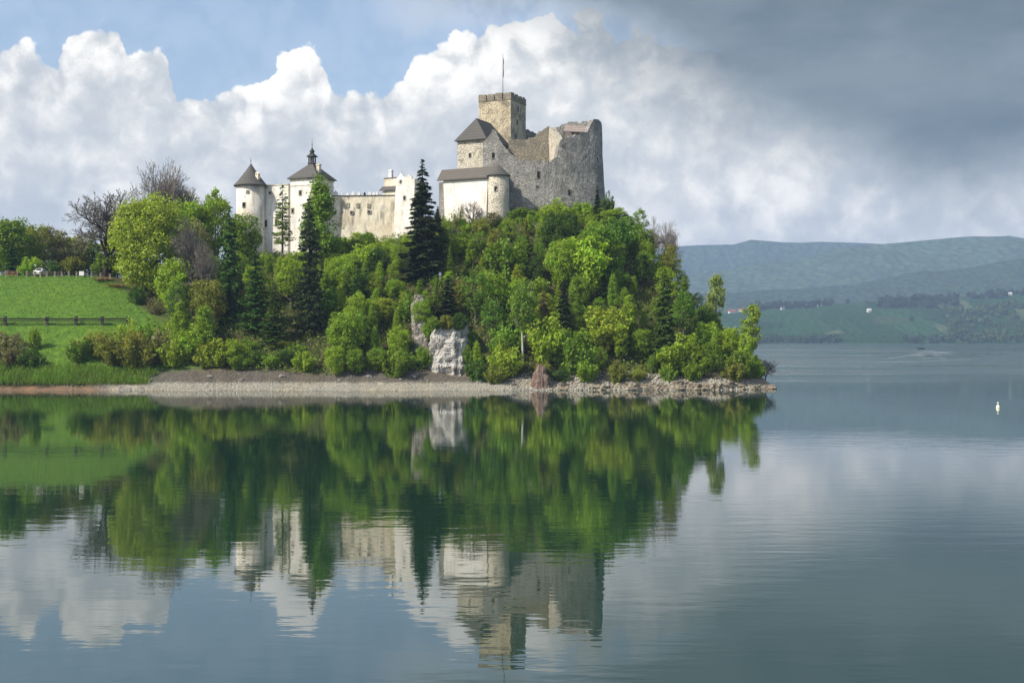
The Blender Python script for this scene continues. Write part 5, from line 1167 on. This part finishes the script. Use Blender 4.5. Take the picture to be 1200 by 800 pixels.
# parked car
x, d = Xof(47.2, 242.7), 242.7; z = float(ground(47.2, 242.7)); r = thing('parked_car', 'small white car parked behind the upper fence', 'car', (x, d, z))
def carloft(sec, mat, nm, par=r):                     # sec: list of (y along car, [(x, z)...])
    return MB().loft([[(x + a, d + y_, z + c_) for a, c_ in s_] for y_, s_ in sec]).build(nm, mat, r, False)
def sec(w_, z0_, z1_, top): return [(-w_, z0_), (w_, z0_), (w_ * 1.0, (z0_ + z1_) / 2), (top, z1_), (-top, z1_), (-w_, (z0_ + z1_) / 2)]
carloft([(-1.85, sec(.74, .35, .72, .66)), (-1.7, sec(.82, .28, .92, .74)), (-.9, sec(.84, .25, 1.0, .78)), (1.3, sec(.84, .25, 1.02, .78)), (1.75, sec(.80, .30, .95, .72)), (1.85, sec(.72, .38, .80, .64))], M['white'], 'body')
carloft([(-1.0, sec(.76, .98, 1.01, .74)), (-.35, sec(.72, .98, 1.52, .58)), (1.0, sec(.72, .98, 1.54, .58)), (1.5, sec(.74, .98, 1.05, .70))], M['white'], 'cabin')
MB().face([(x - .60, d - .99, z + 1.04), (x + .60, d - .99, z + 1.04), (x + .50, d - .46, z + 1.46), (x - .50, d - .46, z + 1.46)]).build('windscreen', M['glass_dark'], r)
for sx in (-1, 1):
    MB().loft([[(x + sx * .755, d - .5, z + 1.06), (x + sx * .755, d + 1.2, z + 1.06), (x + sx * .63, d + .9, z + 1.44), (x + sx * .63, d - .2, z + 1.44)], [(x + sx * .745, d - .5, z + 1.06), (x + sx * .745, d + 1.2, z + 1.06), (x + sx * .62, d + .9, z + 1.44), (x + sx * .62, d - .2, z + 1.44)]]).build('side_window', M['glass_dark'], r)
    MB().box((x + sx * .62, d - 1.83, z + .62), .26, .10, .16).build('headlight', M['metal'], r)
    for wy in (-1.15, 1.15):
        mb = MB(); mb.loft([[(x + sx * .70 + sx * o_, d + wy + .32 * math.cos(a), z + .32 + .32 * math.sin(a)) for a in np.linspace(0, 2 * math.pi, 18, endpoint=False)] for o_ in (-.10, .16)]); wh = mb.build('wheel', M['rubber'], r)
        mb = MB(); mb.loft([[(x + sx * .70 + sx * o_, d + wy + .2 * math.cos(a), z + .32 + .2 * math.sin(a)) for a in np.linspace(0, 2 * math.pi, 14, endpoint=False)] for o_ in (.10, .175)]); sub(wh, mb.build('rim', M['metal'], r))
# white lamp-like post left of the car
x, d = Xof(41.2, 242.3), 242.3; z = float(ground(41.2, 242.3)); r = thing('marker_post', 'thin post with a small white head just left of the white car', 'post', (x, d, z))
MB().tube([(x, d, z - .3), (x, d, z + 2.0)], [.05, .05], 8).build('shaft', M['metal'], r); MB().box((x, d, z + 2.0), .30, .14, .34).build('head', M['white'], r)
# pale post on the crag
x, d = Xof(515.8, 221.1), 221.1; z = float(ground(515.8, 221.1)); zt_ = z + 1.55; r = thing('marker_post', 'small grey post with a white top standing in the shrubs above the white crag', 'post', (x, d, z))
MB().loft([[(x - w_, d - w_, zz), (x + w_, d - w_, zz), (x + w_, d + w_, zz), (x - w_, d + w_, zz)] for w_, zz in ((.14, z - .3), (.12, zt_ - .55))]).build('shaft', M['sandstone'], r)
MB().loft([[(x - w_, d - w_, zz), (x + w_, d - w_, zz), (x + w_, d + w_, zz), (x - w_, d + w_, zz)] for w_, zz in ((.2, zt_ - .55), (.24, zt_ - .45), (.24, zt_ - .1), (.06, zt_ + .12))]).build('head', M['white'], r)

# ------------------------------------------------------------------ buoy and motorboat
x, d = Xof(1169.5, 147), 147.0; r = thing('buoy', 'pale yellowish white buoy floating on the open lake at right', 'buoy', (x, d, 0))
MB().lathe((x, d), [(.10, -.35), (.20, -.15), (.24, .04), (.23, .17), (.15, .33), (.09, .42)], 20).build('float', M['buoy'], r, True)
MB().lathe((x, d), [(.05, .40), (.04, .52), (.10, .54), (.13, .61), (.10, .68), (.03, .72)], 14).build('topmark', M['buoy'], r, True)
x, d = Xof(1079, 926), 926.0; r = thing('motorboat', 'small dark motorboat trailing a curved wake far out on the lake', 'boat', (x, d, 0))
MB().loft([[(x - 2.4, d - .75, -.1), (x - 2.4, d + .75, -.1), (x - 2.4, d + .85, .75), (x - 2.4, d - .85, .75)], [(x + .6, d - .75, -.1), (x + .6, d + .75, -.1), (x + .6, d + .95, .8), (x + .6, d - .95, .8)], [(x + 2.0, d - .35, 0), (x + 2.0, d + .35, 0), (x + 2.0, d + .55, .95), (x + 2.0, d - .55, .95)], [(x + 2.9, d - .03, .4), (x + 2.9, d + .03, .4), (x + 2.9, d + .05, 1.1), (x + 2.9, d - .05, 1.1)]]).build('hull', M['hull'], r)
MB().loft([[(x - .3, d - .7, .78), (x - .3, d + .7, .78), (x - .3, d + .6, 1.3), (x - .3, d - .6, 1.3)], [(x + .1, d - .7, .78), (x + .1, d + .7, .78), (x - .1, d + .6, 1.32), (x - .1, d - .6, 1.32)]]).build('windscreen', M['glass_dark'], r)
MB().box((x - 2.65, d, .1), .4, .4, 1.0).build('motor', M['rubber'], r)
# the helmsman, seated: one continuous body
pb = thing('person', 'person in dark clothes sitting in the small motorboat', 'person', (x - 1.2, d, .75))
sk = bpy.data.meshes.new('body'); V = [(0, 0, .0), (0, 0, .28), (.03, 0, .52), (.05, 0, .62), (.07, 0, .80), (.05, .2, .50), (.25, .24, .30), (.48, .18, .38), (.05, -.2, .50), (.25, -.24, .30), (.48, -.18, .38), (.15, .12, 0), (.45, .13, .03), (.5, .13, -.40), (.15, -.12, 0), (.45, -.13, .03), (.5, -.13, -.40)]
sk.from_pydata(V, [(0, 1), (1, 2), (2, 3), (3, 4), (2, 5), (5, 6), (6, 7), (2, 8), (8, 9), (9, 10), (0, 11), (11, 12), (12, 13), (0, 14), (14, 15), (15, 16)], []); sk.update(); sk.materials.append(M['hull'])
bo = bpy.data.objects.new('body', sk); C.objects.link(bo); bo.parent = pb; md = bo.modifiers.new('skin', 'SKIN'); sk.skin_vertices.new() if not sk.skin_vertices else None
for v_, rad in zip(sk.skin_vertices[0].data, (.15, .16, .16, .06, .11, .07, .05, .04, .07, .05, .04, .09, .075, .055, .09, .075, .055)): v_.radius = (rad, rad)
sk.skin_vertices[0].data[0].use_root = True; bo.modifiers.new('smooth', 'SUBSURF').levels = 1
# pale churned water of the wake: long thin foam streaks lying on the lake
wr_ = random.Random(9); mb = MB(); streaks = [([(1058, 411.6), (1079, 410.4), (1100, 412.0), (1116, 415.2), (1127, 419.2)], .30), ([(985, 424.6), (1040, 424.2), (1085, 423.4), (1120, 421.8), (1148, 420.0)], .34), ([(1000, 411.6), (1040, 411.2), (1076, 410.2)], .16)]
for k in range(6): streaks.append(([(1036 + k * 6, 421.6 - k * .9), (1042 + k * 6, 419.6 - k * .8), (1052 + k * 6, 418.6 - k * .7)], .26))
for k in range(26):
    cx_ = wr_.uniform(1074, 1118); cy_ = wr_.uniform(412.2, 421.0); hl = wr_.uniform(5, 15); streaks.append(([(cx_ - hl, cy_ + .3), (cx_, cy_ - .15), (cx_ + hl, cy_ + .25)], wr_.uniform(.14, .32)))
for i, (pl, hw) in enumerate(streaks):
    n = 14; ts = np.linspace(0, 1, n); ps = np.linspace(0, 1, len(pl)); xs = np.interp(ts, ps, [a for a, _ in pl]); yw = np.interp(ts, ps, [b_ for _, b_ in pl]); top_, bot_ = [], []
    for t_, a, b_ in zip(ts, xs, yw):
        w_ = hw * math.sin(math.pi * min(.97, max(.03, t_))) * wr_.uniform(.6, 1.2); z_ = .02 + .0015 * i
        for lst, yy_ in ((top_, b_ - w_), (bot_, b_ + w_)): d_ = CAMH * F / (yy_ - YH); lst.append((Xof(a, d_), d_, z_))
    for j in range(n - 1): mb.face([bot_[j], bot_[j + 1], top_[j + 1], top_[j]])
m, t, b, o = material('churned_water'); P = pos(t); n1 = t.noise(t.vm('MULTIPLY', P, (.25, .06, 1)), 1.0, 4, .6)
t.put(b.inputs['Base Color'], t.mix(n1, (.12, .15, .16, 1), (.30, .33, .34, 1))); b.inputs['Roughness'].default_value = .45
tag(mb.build('boat_wake', m), kind='stuff')
